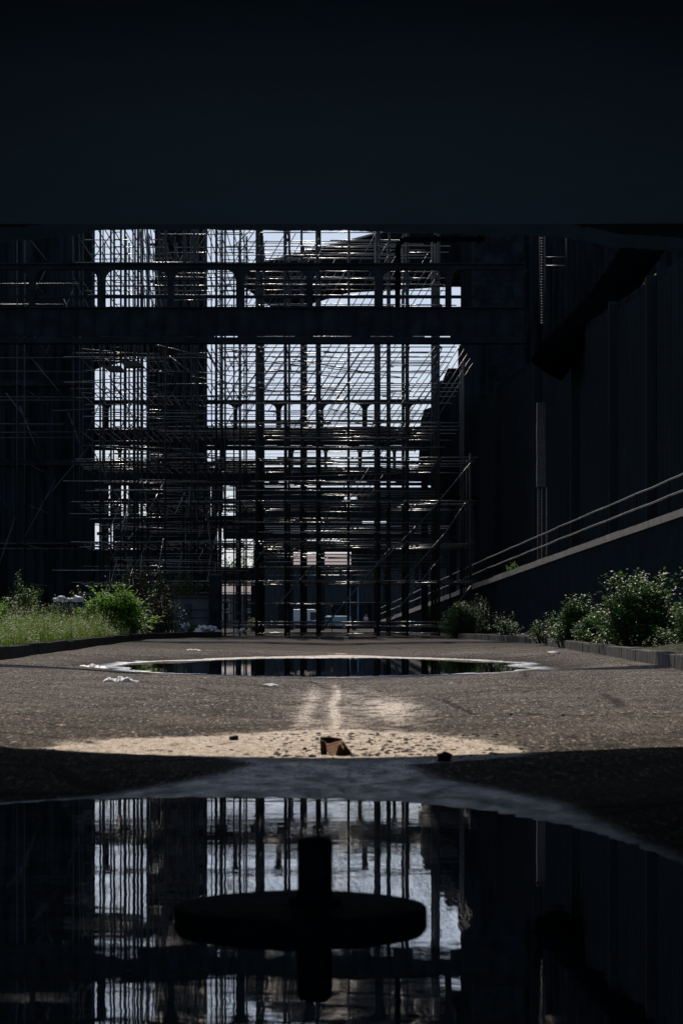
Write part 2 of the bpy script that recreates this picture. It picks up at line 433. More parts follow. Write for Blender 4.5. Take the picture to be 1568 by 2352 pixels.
sm = mth('SUBTRACT', mth2('ADD', sa_n.outputs['Fac'], nocl(brk)), .0)
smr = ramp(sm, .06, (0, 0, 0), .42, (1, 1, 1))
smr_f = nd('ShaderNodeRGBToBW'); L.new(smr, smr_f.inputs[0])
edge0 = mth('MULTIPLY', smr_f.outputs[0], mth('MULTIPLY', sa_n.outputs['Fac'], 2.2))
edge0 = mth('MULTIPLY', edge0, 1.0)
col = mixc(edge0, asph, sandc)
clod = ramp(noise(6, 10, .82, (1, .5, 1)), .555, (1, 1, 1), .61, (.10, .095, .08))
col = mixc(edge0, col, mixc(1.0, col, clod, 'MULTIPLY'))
wet_sky_col = mixc(mth('MULTIPLY', wt_n.outputs['Fac'], .85), col, ramp(noise(7, 10, .8, (1, .5, 1)), .36, (.03, .07, .12), .62, (.28, .46, .68)))  # sky's blue sheen on the shaded bank painted into the wet silt colour
L.new(wet_sky_col, b.inputs['Base Color'])
rg = nd('ShaderNodeMapRange'); L.new(mth('MULTIPLY', wt_n.outputs['Fac'], ramp(noise(5, 10, .8, (1, .45, 1)), .36, (.25, .25, .25), .62, (1, 1, 1))), rg.inputs[0]); rg.inputs[3].default_value = .95; rg.inputs[4].default_value = .22
L.new(rg.outputs[0], b.inputs['Roughness']); L.new(mth('ADD', mth('MULTIPLY', wt_n.outputs['Fac'], .16), .03), b.inputs['Specular IOR Level'])
bp = nd('ShaderNodeBump'); bp.inputs['Strength'].default_value = .75; bp.inputs['Distance'].default_value = .012
L.new(noise(55, 6, .75, (1, .5, 1)), bp.inputs['Height']); L.new(bp.outputs['Normal'], b.inputs['Normal'])


# ------------------------------------------------------------------ water
def water(name, x0, x1, y0, y1, z, bstr, scx, scy, deep):
    m = bpy.data.materials.new(name + '_water'); m.use_nodes = True
    n_ = m.node_tree.nodes; l_ = m.node_tree.links; p_ = n_['Principled BSDF']
    p_.inputs['Base Color'].default_value = (*deep, 1); p_.inputs['Roughness'].default_value = .012; p_.inputs['IOR'].default_value = 1.333
    g = n_.new('ShaderNodeNewGeometry'); mpp = n_.new('ShaderNodeMapping'); mpp.inputs['Scale'].default_value = (scx, scy, 1)
    l_.new(g.outputs['Position'], mpp.inputs['Vector'])
    a = n_.new('ShaderNodeTexNoise'); a.inputs['Scale'].default_value = 1; a.inputs['Detail'].default_value = 3
    l_.new(mpp.outputs['Vector'], a.inputs['Vector'])
    bb = n_.new('ShaderNodeBump'); bb.inputs['Strength'].default_value = bstr; bb.inputs['Distance'].default_value = .01
    l_.new(a.outputs['Fac'], bb.inputs['Height']); l_.new(bb.outputs['Normal'], p_.inputs['Normal']); l_.new(bb.outputs['Normal'], p_.inputs['Coat Normal']); p_.inputs['Coat Weight'].default_value = .8; p_.inputs['Coat Roughness'].default_value = .012; p_.inputs['Coat IOR'].default_value = 1.45
    mb = MB(); mb.face([(x0, y0, z), (x1, y0, z), (x1, y1, z), (x0, y1, z)])
    o = mb.build(name, m); o['kind'] = 'structure'; return o


water('puddle', -3.4, 2.6, .3, 11.3, WN, .034, 4.0, 6.0, (.035, .095, .14))
water('puddle', -6, 5.5, 26, 56, WF, .05, 4, 2.0, (.003, .004, .005))

# ------------------------------------------------------------------ gravel and small debris
mb = MB(); g2 = random.Random(3)
for k in range(80000):
    Y = 11.6 / (1 - g2.random() * .80); X = g2.uniform(-.17, .17) * Y
    if rnear(X, Y) < 1.02 or gz(X, Y) < WF and 28 < Y < 55: continue
    if sandmask(X, Y) > .45 and g2.random() < .75: continue
    s = (.0022 + .0030 * g2.random() ** 3) * (1 + Y / 24)
    z = gz(X, Y) - s * .1; a = g2.uniform(0, 6.28); mi = g2.choices((0, 1, 2), (5, 3.0, 2.4))[0]
    h = s * g2.uniform(.35, .8); base = [Vector((X + s * math.cos(a + t) * g2.uniform(.7, 1.3), Y + s * math.sin(a + t) * 1.2, z)) for t in (0, 1.57, 3.14, 4.71)]
    top = Vector((X + s * g2.uniform(-.4, .4), Y + s * g2.uniform(-.4, .4), z + h))
    for q in range(4): mb.face([base[q], base[(q + 1) % 4], top], mi)
o = mb.build('gravel', GRAV, tone=True, kind='stuff'); o['label'] = 'loose grit and small pale stones strewn over the old asphalt'; o['category'] = 'gravel'


def lump(mb, c, r, sq=(1, 1, .7), seed=0, sub=2):
    bm = bmesh.new(); bmesh.ops.create_icosphere(bm, subdivisions=sub, radius=1); rr = random.Random(seed)
    ph = [rr.uniform(0, 6.28) for _ in range(6)]
    i = len(mb.v); idx = {}
    for k, v in enumerate(bm.verts):
        d = 1 + .22 * math.sin(v.co.x * 3.1 + ph[0]) * math.sin(v.co.y * 2.7 + ph[1]) + .15 * math.sin(v.co.z * 5 + ph[2] + v.co.x * 4) + .1 * math.sin(v.co.y * 9 + ph[3])
        idx[v] = i + k; mb.v.append((c[0] + v.co.x * r * sq[0] * d, c[1] + v.co.y * r * sq[1] * d, c[2] + v.co.z * r * sq[2] * d))
    for f in bm.faces: mb.f.append(tuple(idx[v] for v in f.verts)); mb.mi.append(0); mb.tone.append(.5)
    bm.free(); return mb


def on_ground(px, py, z=-.16):
    Y = (CZ - z) * F / (py - HY); X = XX(px, Y)
    for _ in range(4):
        Y = (CZ - gz(X, Y)) * F / (py - HY); X = XX(px, Y)
    return X, Y, gz(X, Y)


mb = MB()
for k in range(520):
    px = g2.gauss(860, 170); py = g2.uniform(1684, 1742)
    X, Y, z = on_ground(px, py)
    lump(mb, (X, Y, z), .004 + .012 * g2.random() ** 2.5, (1.6, 1.6, .7), k, 1)
o = mb.build('dirt_crumbs', M['stone'], kind='stuff'); o['label'] = 'dark crumbs of dried mud on the sunlit silt'; o['category'] = 'dirt'

for (px, py, wpx, lab) in ((537, 1700, 22, 'dark flat stone on the left of the sunlit silt patch'), (1021, 1748, 34, 'largest dark stone sitting right on the shadow edge'),
                           (1292, 1644, 9, 'small black pebble alone on the asphalt far to the right'), (1173, 1643, 8, 'small black pebble on asphalt right of the silt streak'),
                           (700, 1722, 11, 'small dark stone just left of the rusty bracket')):
    X, Y, z = on_ground(px, py); r = wpx / 2 * Y / F
    t = lump(MB(), (X, Y, z + r * .35), r, (1, 1, .62 if px != 1021 else .85), px).build('stone', M['stone'], smooth=False)
    tag(t, lab, 'stone', 'loose stones on the yard')


def sheet_blob(name, px0, px1, py, hpx, lab, cat, seed, m, nlump=7):
    mbb = MB(); rr = random.Random(seed); X, Y, z = on_ground((px0 + px1) / 2, py); s = Y / F; W = (px1 - px0) * s; H = hpx * s
    nu, nv = 40, 14; i0 = len(mbb.v)
    bumps = [(rr.uniform(-.42, .42), rr.uniform(-.3, .3), rr.uniform(.08, .2), rr.uniform(.45, 1)) for _ in range(nlump)]
    for a in range(nv + 1):
        for c_ in range(nu + 1):
            u, v = c_ / nu - .5, a / nv - .5
            e = max(0, 1 - (2 * u) ** 4) * max(0, 1 - (2 * v) ** 2)
            hgt = max(q[3] * math.exp(-((u - q[0]) / q[2]) ** 2 - ((v - q[1]) / .3) ** 2) for q in bumps)
            cr = .10 * abs(math.sin(u * 41 + 6 * v + seed)) + .12 * abs(math.sin(u * 17 - v * 23 + 1)) + .06 * math.sin(u * 90 + v * 40)
            mbb.v.append((X + u * W, Y + v * W * .8 + .02 * math.sin(u * 30), gz(X + u * W, Y) + .004 + H * max(0, hgt + cr) * e ** .4 * (.72 + .4 * vn(u * 14 + seed * 3, v * 5)) if e > 0 else gz(X + u * W, Y) - .004))
    for a in range(nv):
        for c_ in range(nu):
            q = i0 + a * (nu + 1) + c_; mbb.f.append((q, q + 1, q + nu + 2, q + nu + 1)); mbb.mi.append(0); mbb.tone.append(.5)
    return tag(mbb.build(name, m, smooth=True), lab, cat)


sheet_blob('plastic_sheet', 238, 318, 1566, 13, 'crumpled white plastic sheet lying in front of the far puddle', 'plastic sheet', 1, M['plastic'])
sheet_blob('plastic_sheet', 184, 250, 1534, 8, 'thin white plastic rag left of the far puddle', 'plastic sheet', 2, M['plastic'])
sheet_blob('plastic_sheet', 428, 462, 1504.5, 3, 'flat scrap of white plastic behind the far puddle', 'plastic sheet', 3, M['plastic'])
sheet_blob('paper_scrap', 86, 134, 1726, 5, 'pale flat paper scrap at the left end of the shadow edge', 'paper', 4, M['paper'])
for k, (px, py, wpx) in enumerate(((58, 1592, 6), (200, 1605, 10), (475, 1602, 8), (1096, 1572, 8), (1035, 1571, 12), (620, 1578, 40), (1270, 1502, 30), (362, 1723, 9), (985, 1698, 10), (1390, 1500, 22))):
    labs = ['tiny white litter scrap at the far left of the asphalt', 'small white litter scrap below the crumpled plastic sheet', 'white litter scrap between the puddle and the middle asphalt',
            'white litter crumb right of the drain line near the puddle', 'pale litter scrap under the near rim of the far puddle', 'long thin pale litter strip in front of the puddle',
            'thin pale litter strip near the right kerb end', 'white litter crumb above the left shadow edge', 'pale litter crumb at the right side of the silt', 'thin pale litter strip beside the right kerb']
    X, Y, z = on_ground(px, py); r = wpx / 2 * Y / F
    t = lump(MB(), (X, Y, z + r * .1), r, (1, .8, .3), k + 50, 2).build('litter_scrap', M['paper'])
    tag(t, labs[k], 'litter', 'litter scraps on the asphalt')

# rusty bracket
X, Y, z = on_ground(768, 1735)
t = thing('rusty_bracket', 'bent rusty iron bracket with orange face at the shadow edge', 'scrap iron', (X, Y, z))
s = Y / F
def bp_(px, py, dy=0): return Vector((X + (px - 768) * s, Y + dy, z + (1745 - py) * s))
def bt_(px, py): return Vector((X + (px - 768) * s, Y + (1745 - py) * s / math.tan(R(27)), z + (1745 - py) * s))
m1 = MB().prism([bt_(748, 1712), bt_(786, 1714), bt_(806, 1746), bt_(762, 1747), bt_(750, 1734)], (0, .006, -.010)).build('bracket_plate', M['rust'], t, bevel=.004)
m2 = MB(); m2.prism([bp_(734, 1707, .17), bp_(755, 1706, .17), bp_(786, 1711, .17), bp_(784, 1715, .17), bp_(752, 1717, .17), bp_(736, 1722, .17)], (0, .05, 0))
m2.prism([bp_(734, 1712, .12), bp_(747, 1716, .12), bp_(751, 1746, .12), bp_(742, 1747, .12), bp_(736, 1746, .12)], (0, .09, 0)); m2.build('bracket_flange', M['rust_dark'], t, bevel=.003)
m3 = MB(); m3.prism([bp_(777, 1722, -.02), bp_(781, 1720, -.02), bp_(797, 1744, -.02), bp_(770, 1747, -.02)], (0, .018, 0)); m3.prism([bp_(783, 1714, -.016), bp_(788, 1715, -.016), bp_(811, 1746, -.016), bp_(803, 1747, -.016)], (0, .12, 0))
m3.build('gusset', M['rust_dark'], t, bevel=.003)

# round foundation with a short pipe standing in the near puddle
DX, DY = XX(690, 6.2), 6.2
t = thing('pipe_stub', 'round black iron plate with short pipe in the near puddle', 'pipe stub', (DX, DY, -.3))
mb = MB(); prof = [(0.0, -.30), (.352, -.30), (.360, -.27), (.360, -.192), (.352, -.182), (.33, -.178), (0.0, -.174)]
nn = 72; i0 = 0
for (r, zz) in prof:
    for k in range(nn): 
        a = 2 * math.pi * k / nn; rr = r * (1 + .006 * math.sin(a * 5) + .004 * math.sin(a * 11)); mb.v.append((DX + rr * math.cos(a), DY + rr * math.sin(a), zz))
for j in range(len(prof) - 1):
    for k in range(nn): mb.f.append((j * nn + k, j * nn + (k + 1) % nn, (j + 1) * nn + (k + 1) % nn, (j + 1) * nn + k)); mb.mi.append(0); mb.tone.append(.5)
mb.build('base_plate', M['iron'], t, smooth=True)
PX = XX(723, 6.2)
mb = MB().path([(PX, DY, -.18), (PX, DY, -.01), (PX, DY, .004), (PX, DY, .012)], [.050, .050, .048, .036], 24); mb.build('pipe', M['iron'], t, smooth=True)
mb = MB().path([(PX, DY, -.176), (PX, DY, -.160), (PX, DY, -.158)], [.074, .074, .055], 24); mb.build('collar', M['iron'], t, smooth=True)

# ------------------------------------------------------------------ the roof over the camera
RY = 17.9
t = thing('overhead_hall', 'black soot covered hall roof spanning above the yard in the foreground', 'hall roof', (0, RY, 0))
edge = [(-700, 700), (-300, 602), (0, 556), (90, 548), (170, 540), (215, 528), (470, 527), (690, 530), (790, 529), (870, 532), (1000, 536), (1200, 539), (1300, 545), (1400, 566), (1500, 573), (1700, 586), (2000, 640), (2400, 700)]
edge2 = []
e2 = random.Random(5)
for (a, b_) in zip(edge, edge[1:]):
    n = 10
    for k in range(n):
        f = k / n; jit = e2.uniform(-1.2, 1.2) + (2.2 if e2.random() < .12 else 0)
        edge2.append((a[0] + (b_[0] - a[0]) * f, a[1] + (b_[1] - a[1]) * f + jit))
poly = [P(px, py, RY) for px, py in edge2]
mb = MB()
top = 30.0; i0 = len(mb.v); n = len(poly)  # hall raised this high, out of view, to block sky light
for p in poly: mb.v += [(p.x, RY, p.z), (p.x, RY, top), (p.x, RY - .6, p.z)]
i0b = len(mb.v)
for p in poly: mb.v += [(p.x, RY - .6, top), (p.x, RY - .6, top)]
for k in range(n - 1):
    a, c_ = i0 + 3 * k, i0 + 3 * k + 3
    for q in ((a, c_, c_ + 1, a + 1), (a, a + 2, c_ + 2, c_)): mb.f.append(q); mb.mi.append(0); mb.tone.append(.5)
    mb.f.append((a + 2, i0b + 2 * k, i0b + 2 * k + 2, c_ + 2)); mb.mi.append(0); mb.tone.append(.5)
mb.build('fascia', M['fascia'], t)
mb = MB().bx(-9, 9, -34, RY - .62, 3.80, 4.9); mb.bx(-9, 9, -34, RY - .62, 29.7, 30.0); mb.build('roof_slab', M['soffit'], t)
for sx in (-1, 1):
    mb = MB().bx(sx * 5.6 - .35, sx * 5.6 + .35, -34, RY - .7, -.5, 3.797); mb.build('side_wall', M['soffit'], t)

# unseen overhead pipe, added to lay a shadow stripe on the yard
t = thing('shadow_pipe', 'unseen overhead pipe added to cast a shadow stripe on the yard', 'pipe', (0, 46.5, 0))
mb = MB().path([(-30, 46.5, 10.6), (30, 46.5, 10.6)], .62, 20); mb.build('shadow_pipe_body', M['girder'], t, smooth=True)
for x in (-20, -10, 10, 20): MB().path([(x - .12, 46.5, 10.6), (x + .12, 46.5, 10.6)], .72, 20).build('flange', M['girder'], t)
for x in (-26, 26): MB().bx(x - .3, x + .3, 46.2, 46.8, -.2, 9.95).build('support_post', M['girder'], t)

# ------------------------------------------------------------------ gallery bridges (three of one kind)
def make_bridge():
    t = thing('gallery_bridge', '', 'bridge', (0, 90, 0), 'steel gallery bridges crossing the yard')
    x0, x1 = -23.5, 7.6; y = 90.0
    zt, zc, zg, zf, zb = ZZ(604, y), ZZ(618, y), ZZ(705, y), ZZ(771, y), ZZ(789, y)
    mb = MB(); mb.bx(x0, x1, y, y + .25, zc, zt - .06); mb.bx(x0, x1, y - .12, y + .4, zt - .058, zt); mb.build('top_chord', M['girder'], t)
    mb = MB(); mb.bx(x0, x1, y + 2.6, y + 2.7, zf + .42, zg - .2); mb.build('rear_girder', M['girder'], t)
    mb = MB(); mb.bx(x0, x1, y, y + .1, zf, zg - .05)
    for k in range(44):
        x = x0 + .35 + k * .717; mb.bx(x - .02, x + .02, y - .10, y - .004, zf + .03, zg - .08)
    mb.bx(x0, x1, y - .14, y + .3, zg - .048, zg); mb.build('plate_girder', M['girder'], t)
    mb = MB(); mb.bx(x0, x1, y - .16, y + .3, zb, zf - .075)
    for k in range(15): 
        x = x0 + .3 + k * 2.15 + (k % 3) * .2; mb.bx(x - .45, x + .35, y, y + .2, zf - .072, zf - .003)
    mb.build('bottom_flange', M['girder'], t)
    for k in range(11):
        x = 7.29 - 2.87 * k; hw = .13 if k % 2 else .17
        mb = MB(); mb.bx(x - hw, x + hw, y + .02, y + .2, zg + .003, zc - .003)
        for sx in (-1, 1):
            pts = [Vector((x + sx * (hw + .003), y + .04, zc - .003))]
            arc = [Vector((x + sx * (hw + .003 + .42 * (1 - math.sin(q * math.pi / 12))), y + .04, zc - .003 - .42 * (1 - math.cos(q * math.pi / 12)))) for q in range(7)]
            arc = [Vector((x + sx * (hw + .003) + sx * .42 * (1 - math.sin(q * math.pi / 12)), y + .04, zc - .003 - .42 * (1 - math.cos(q * math.pi / 12)))) for q in range(7)]
            mb.prism(pts + arc, (0, .14, 0))
        mb.build('post', M['girder'], t)
    for zz_, hh in ((ZZ(679, y), .13), (ZZ(655, y), .035), (ZZ(641, y), .03)):
        MB().bx(x0, x1, y + .27, y + .33, zz_ - hh / 2, zz_ + hh / 2).build('rail', M['girder'], t)
    return t


br = make_bridge()
br['label'] = 'nearest and largest black steel gallery bridge with arched window bays'
b2 = copy_tree(br); b2.location = (0, 145, 0); b2['label'] = 'second gallery bridge seen through the scaffold under open sky'
b3 = copy_tree(br); b3.location = (0, 182, 0); b3['label'] = 'farthest and lowest looking gallery bridge behind the scaffold'

t = thing('bent_pipe', 'bent steel pipe rising from the near bridge and turning right', 'pipe', P(913, 705, 91))
pts = [P(913, 706, 91), P(913, 575, 91)] + [P(913 + 22 * (1 - math.cos(q * math.pi / 12)), 573 - 24 * math.sin(q * math.pi / 12), 91) for q in range(1, 7)] + [P(1113, 548, 91)]
MB().path(pts, .115, 12).build('pipe_run', M['pipe'], t, smooth=True)
for px in (1000, 1100): MB().path([P(px - 3, 548.7, 91), P(px + 3, 548.7, 91)], .18, 12).build('flange', M['pipe'], t)


# ------------------------------------------------------------------ scaffolds
def emit(t, kind, items, m, smooth=True, cap=100):
    """items: list of (list of tubes, front-depth); the first hundred are parts, the rest one part of kind stuff"""
    items = sorted(items, key=lambda q: q[0])
    rest = MB()
    for k, (dep, tubes) in enumerate(items):
        if k < cap:
            mb = MB()
            for (a, b_, r) in tubes: mb.tube(a, b_, r, 8)
            mb.build(kind, m, t, smooth=smooth)
        else:
            for (a, b_, r) in tubes: rest.tube(a, b_, r, 6)
    if rest.v: rest.build(kind, m, t, smooth=smooth, kind='stuff')


LV = [.16, .55, .72, 2.78, 4.74, 6.81, 8.94, 10.7, 12.7, 14.5, 16.6, 18.6, 20.6]
q = random.Random(21)
ROWS = [109, 111, 113, 115, 117, 119]


def scaffold_right():
    t = thing('scaffold', 'tall open scaffold of dark uprights and bright horizontal tubes right of centre', 'scaffold', (1.2, 109, 0), 'scaffolds filling the yard behind the bridge')
    main = [-4.23, -2.82, -1.22, 1.83, 3.3, 4.92, 6.5]; thin = [-2.05, .35, 2.45]
    st, lg, br_, tr = [], [], [], []
    for x in main:
        for ri, y in enumerate(ROWS):
            j = q.uniform(-.03, .03); top = 21.5 if x < 6 else (9.2 if ri < 3 else 14.6)
            tubes = [((x + j, y, .02), (x + j + q.uniform(-.05, .05), y, top), .048 if x not in (-4.23, 1.83) else .07)]
            if x < 6 and ri in (2,): tubes.append(((x + j + .13, y + .05, .02), (x + j + .13, y + .05, top), .05))
            st.append((ri, tubes))
    for x in thin:
        for ri in (1, 4):
            st.append((ri + .5, [((x, ROWS[ri], .02), (x + q.uniform(-.04, .04), ROWS[ri], 21), .06)]))
    for li, z in enumerate(LV):
        lows = z < 1
        for ri, y in enumerate(ROWS):
            if lows and ri not in (0, 2, 5): continue
            xr = 6.68 if z < 9.5 else (5.9 if z < 13 else 5.6)
            if lows: xr = 5.3
            if ri in (3, 4) and q.random() < .35: xr = 5.1
            cuts = [-6.2 + q.uniform(-.3, .3), -1.2 + q.uniform(-.8, .8), 2.5 + q.uniform(-.8, .8), xr]
            for a, b_ in zip(cuts, cuts[1:]):
                if q.random() < .06: continue
                dz = q.uniform(-.04, .04); sl = q.uniform(-.03, .03)
                lg.append((ri + q.random() * .2, [((a - .15, y + .07, z + dz), (b_ + .15, y + .07, z + dz + sl), .028)]))
        if not lows:
            for ri, dz in ((0, .5), (0, 1.0), (5, .5), (5, 1.0), (2, 1.0), (3, .95), (4, .48)):
                if z < 9 and ri in (2, 3, 4): continue
                if z < 9 and q.random() < .45: continue
                a = q.uniform(-6.3, -3); b_ = q.uniform(3.5, 5.6)
                lg.append((ri + .3, [((a, ROWS[ri] - .07, z + dz + q.uniform(-.05, .05)), (b_, ROWS[ri] - .07, z + dz + q.uniform(-.05, .05)), .024)]))
            for x in main:
                if x > 6 and z > 9: continue
                tr.append((0, [((x + .09, ROWS[0] - .3, z - .07), (x + .09, ROWS[-1] + .3, z - .07), .028)]))
    for z in (1.7, 3.6, 4.2, 5.6, 6.2, 7.6, 8.2, 9.6, 10.1):
        for ri in (1, 3, 4, 5):
            if q.random() < .3: continue
            a = q.uniform(-6.2, -2); b_ = q.uniform(2.0, 5.6)
            lg.append((ri + .5, [((a, ROWS[ri] - .05, z + q.uniform(-.15, .15)), (b_, ROWS[ri] - .05, z + q.uniform(-.15, .15)), .022)]))
    pk = MB()
    for z in LV[3:8]:
        for y in (109, 113, 117):
            for k in range(4):
                a = -6 + k * 2.9 + q.uniform(-.2, .2)
                if q.random() < .45: pk.bx(a, a + 2.7, y + .3, y + 1.3, z + .035, z + .075)
    pk.build('deck_planks', M['plank'], t, kind='stuff')
    # repeated bracing, row behind row
    for (xa, za, xb, zb) in ((-5.9, 12.2, -3.6, 15.3), (-4.4, 12.0, -2.0, 15.4), (-2.0, 10.0, .9, 14.4), (-1.5, 12.0, .6, 15.3), (-.3, 11.5, 2.6, 15.6), (1.5, 9.5, 3.4, 12.3), (3.3, 10.0, 6.5, 14.9), (3.6, 12.6, 5.2, 14.8),
                             (-5.8, 16.3, -3.4, 20.2), (-4.3, 16.5, -1.9, 20.6), (-2.6, 16.4, -.4, 20.0), (.2, 16.2, 2.5, 20.4), (2.6, 15.2, 5.0, 19.2), (-1.0, 4.6, 1.6, 8.8), (-4.2, 3.0, -2.9, 4.7)):
        for ri, y in enumerate(ROWS):
            if q.random() < .1: continue
            dx = (ri - 2.5) * .27; br_.append((ri, [((xa + dx, y - .1, za), (xb + dx, y - .1, zb), .022)]))
    for (xa, za, xb, zb) in ((3.4, 5.0, 6.6, 8.85), (-1.0, .3, 2.6, 4.6), (-4.2, .4, -1.4, 3.6), (2.2, .6, 5.0, 4.0), (5.0, .6, 6.6, 2.7), (1.2, 2.9, 4.0, 5.8), (3.1, 2.8, 5.2, 5.2), (4.6, 4.3, 6.2, 6.7)):
        br_.append((0, [((xa, 108.85, za), (xb, 108.85, zb), .035)]))
    for k in range(8):
        a = q.uniform(-5, 3); z = q.uniform(10, 16); br_.append((1, [((a, 112, z), (a + q.uniform(2, 4), 112.2, z - q.uniform(.2, .7)), .025)]))
    cp = MB()
    for x in main:
        for z in LV[3:]:
            if x > 6 and z > 9: continue
            for y in ROWS[:3]: cp.box((x, y + .03, z), (.16, .17, .13))
    cp.build('coupler', M['standard'], t, kind='stuff')
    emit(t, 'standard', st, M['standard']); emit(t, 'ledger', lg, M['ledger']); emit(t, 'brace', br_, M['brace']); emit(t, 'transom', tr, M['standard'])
    for k in range(7):
        x = main[k]; mb = MB(); mb.bx(x - .18, x + .25, 108.8, 109.2, -.06, .03); mb.build('base_plate', M['plank'], t)
    return t


def scaffold_left():
    t = thing('scaffold', 'dense scaffold cage with two ladder towers before the dark tower at left', 'scaffold', (-9, 109, 0), 'scaffolds filling the yard behind the bridge')
    st, lg, br_, tr, ln = [], [], [], [], []
    cols = [-18.8, -16.2, -13.6, -12.9, -12.35, -11.55, -10.65, -9.9, -8.9, -8.0, -7.2, -6.2, -12.0, -11.0, -10.3, -9.55, -9.3, -8.4, -7.6, -6.85, -6.55, -5.9, -5.55, -5.15]
    for x in cols:
        for ri, y in enumerate(ROWS):
            if q.random() < .52: continue
            j = q.uniform(-.09, .09); st.append((ri, [((x + j, y, .02), (x + j + q.uniform(-.06, .06), y + q.uniform(-.1, .1), 21.5), q.choice((.030, .036, .05)))]))
    for li, z in enumerate(LV):
        if z < 1 and z != .72: continue
        for ri, y in enumerate(ROWS):
            for (a, b_) in ((-20, -13.9), (-13.95 + q.uniform(-.1, .8), -9.3), (-9.3 + q.uniform(-.5, .5), -5.0 + q.uniform(-.4, .4))):
                if q.random() < .12 or (a == -20 and q.random() < .6) or (z > 10 and a > -18 and q.random() < .42): continue
                dz = q.uniform(-.07, .07); (br_ if a == -20 else lg).append((ri + q.random() * .2, [((a, y + .07, z + dz), (b_, y + .07, z + dz + q.uniform(-.05, .05)), .027)]))
        for ri, dz in ((0, .5), (0, 1.0), (1, 1.5), (3, 1.0), (5, 1.0), (5, .5), (4, 1.45)):
            if q.random() < (.25 if z < 10 else .6): continue
            a = q.choice((-14.2, -13.6, -12.6, -9.5)) + q.uniform(-.3, .3)
            lg.append((ri + .3, [((a, ROWS[ri] - .07, z + dz + q.uniform(-.08, .08)), (q.uniform(-7, -4.6), ROWS[ri] - .07, z + dz + q.uniform(-.08, .08)), .023)]))
        if z > 2:
            for x in cols: tr.append((0, [((x + .07, ROWS[0] - .3, z - .06), (x + .07, ROWS[-1] + .3, z - .06), .026)]))
    for z in (1.3, 1.9, 3.4, 3.9, 5.5, 6.0, 7.5, 8.1, 9.6, 11.4):
        for ri in (1, 3, 4, 5):
            a = q.uniform(-13.2, -10); b_ = q.uniform(-8.5, -5)
            lg.append((ri + .5, [((a, ROWS[ri] - .05, z + q.uniform(-.2, .2)), (b_, ROWS[ri] - .05, z + q.uniform(-.2, .2)), .024)]))
    for k in range(52):
        ri = q.randrange(6); x = q.uniform(-18, -5.5); z = q.choice(LV[3:]); d = q.choice((-1, 1))
        br_.append((ri, [((x, ROWS[ri] - .1, z), (x + d * q.uniform(1.0, 2.4), ROWS[ri] - .1, z + q.uniform(1.6, 3.6)), .027)]))
    for k in range(18):
        x = q.uniform(-15, -6); z = q.uniform(9, 16); br_.append((0, [((x, 108.8, z), (x + q.uniform(2.5, 4.5), 108.8, z + q.uniform(-.9, .5)), .024)]))
    for k in range(40):          # loose leaning tubes catching the sun
        x = q.uniform(-12.4, -5.2); z = q.choice((2.2, 3.4, 5.2, 6.2)) + q.uniform(-.3, .3); h = q.uniform(1.2, 2.2)
        ln.append((0, [((x, q.choice(ROWS) + .4, z), (x + q.uniform(.08, .24), q.choice(ROWS) + .4, z + h), .022)]))
    for k in range(5):
        ln.append((0, [((-9.75 + k * .22, 109.4, 15.5 - q.random()), (-10.2 + k * .13, 109.5, 21), .03)]))
    emit(t, 'standard', st, M['standard']); emit(t, 'ledger', lg, M['ledger']); emit(t, 'brace', br_, M['brace']); emit(t, 'transom', tr, M['standard']); emit(t, 'leaning_pole', ln, M['pole'])
    for px, z0 in ((270, 10.5), (504, 9.0)):
        x = XX(px, 108.7); mb = MB()
        for dx in (-.15, .15): mb.tube((x + dx, 108.7, z0), (x + dx, 108.7, 21.4), .034, 8)
        z = z0; k = 0
        while z < 21:
            mb.tube((x - .15, 108.7, z), (x + .15, 108.7, z), .024, 6)
            if (k // 4) % 2: mb.tube((x - .15, 108.7, z), (x + .15, 108.7, z + .36), .018, 6)
            z += .36; k += 1
        mb.build('ladder_beam', M['standard'], t, smooth=True)
    for (pa, pb, pc, pd) in (((232, 838), (275, 840), (285, 852), (247, 851)), ((275, 828), (316, 828), (330, 841), (286, 842))):
        mb = MB(); mb.prism([P(*pa, 107.8), P(*pb, 107.8), P(*pc, 107.8), P(*pd, 107.8)], (0, 1.2, .05)); mb.build('deck_board', M['standard'], t)
    return t


scaffold_right(); scaffold_left()
mb = MB(); 
xs_ = [(655, 730), (736, 790), (800, 866), (890, 950), (966, 1022), (1046, 1100)]
labs = ['weathered sleeper block lying under the leftmost thick uprights of the open scaffold', 'short sleeper block left of the drain line', 'sleeper block just right of the drain line', 'sleeper block below the double upright',
        'sleeper block with a pale board beside it', 'sleeper block at the right by the ramp shrubs']
for k, (a, b_) in enumerate(xs_):
    Yb = 92 + q.uniform(-1, 1); x0, x1 = XX(a, Yb), XX(b_, Yb); mb = MB(); n = 5
    for i in range(n):
        xa = x0 + (x1 - x0) * i / n; xb = x0 + (x1 - x0) * (i + .96) / n
        mb.bx(xa, xb, Yb, Yb + .4, gz(0, Yb) - .03, gz(0, Yb) + .13 + q.uniform(-.035, .05))
    tag(mb.build('sleeper', M['plank'], bevel=.012), labs[k], 'sleeper', 'sleeper blocks along the scaffold foot')

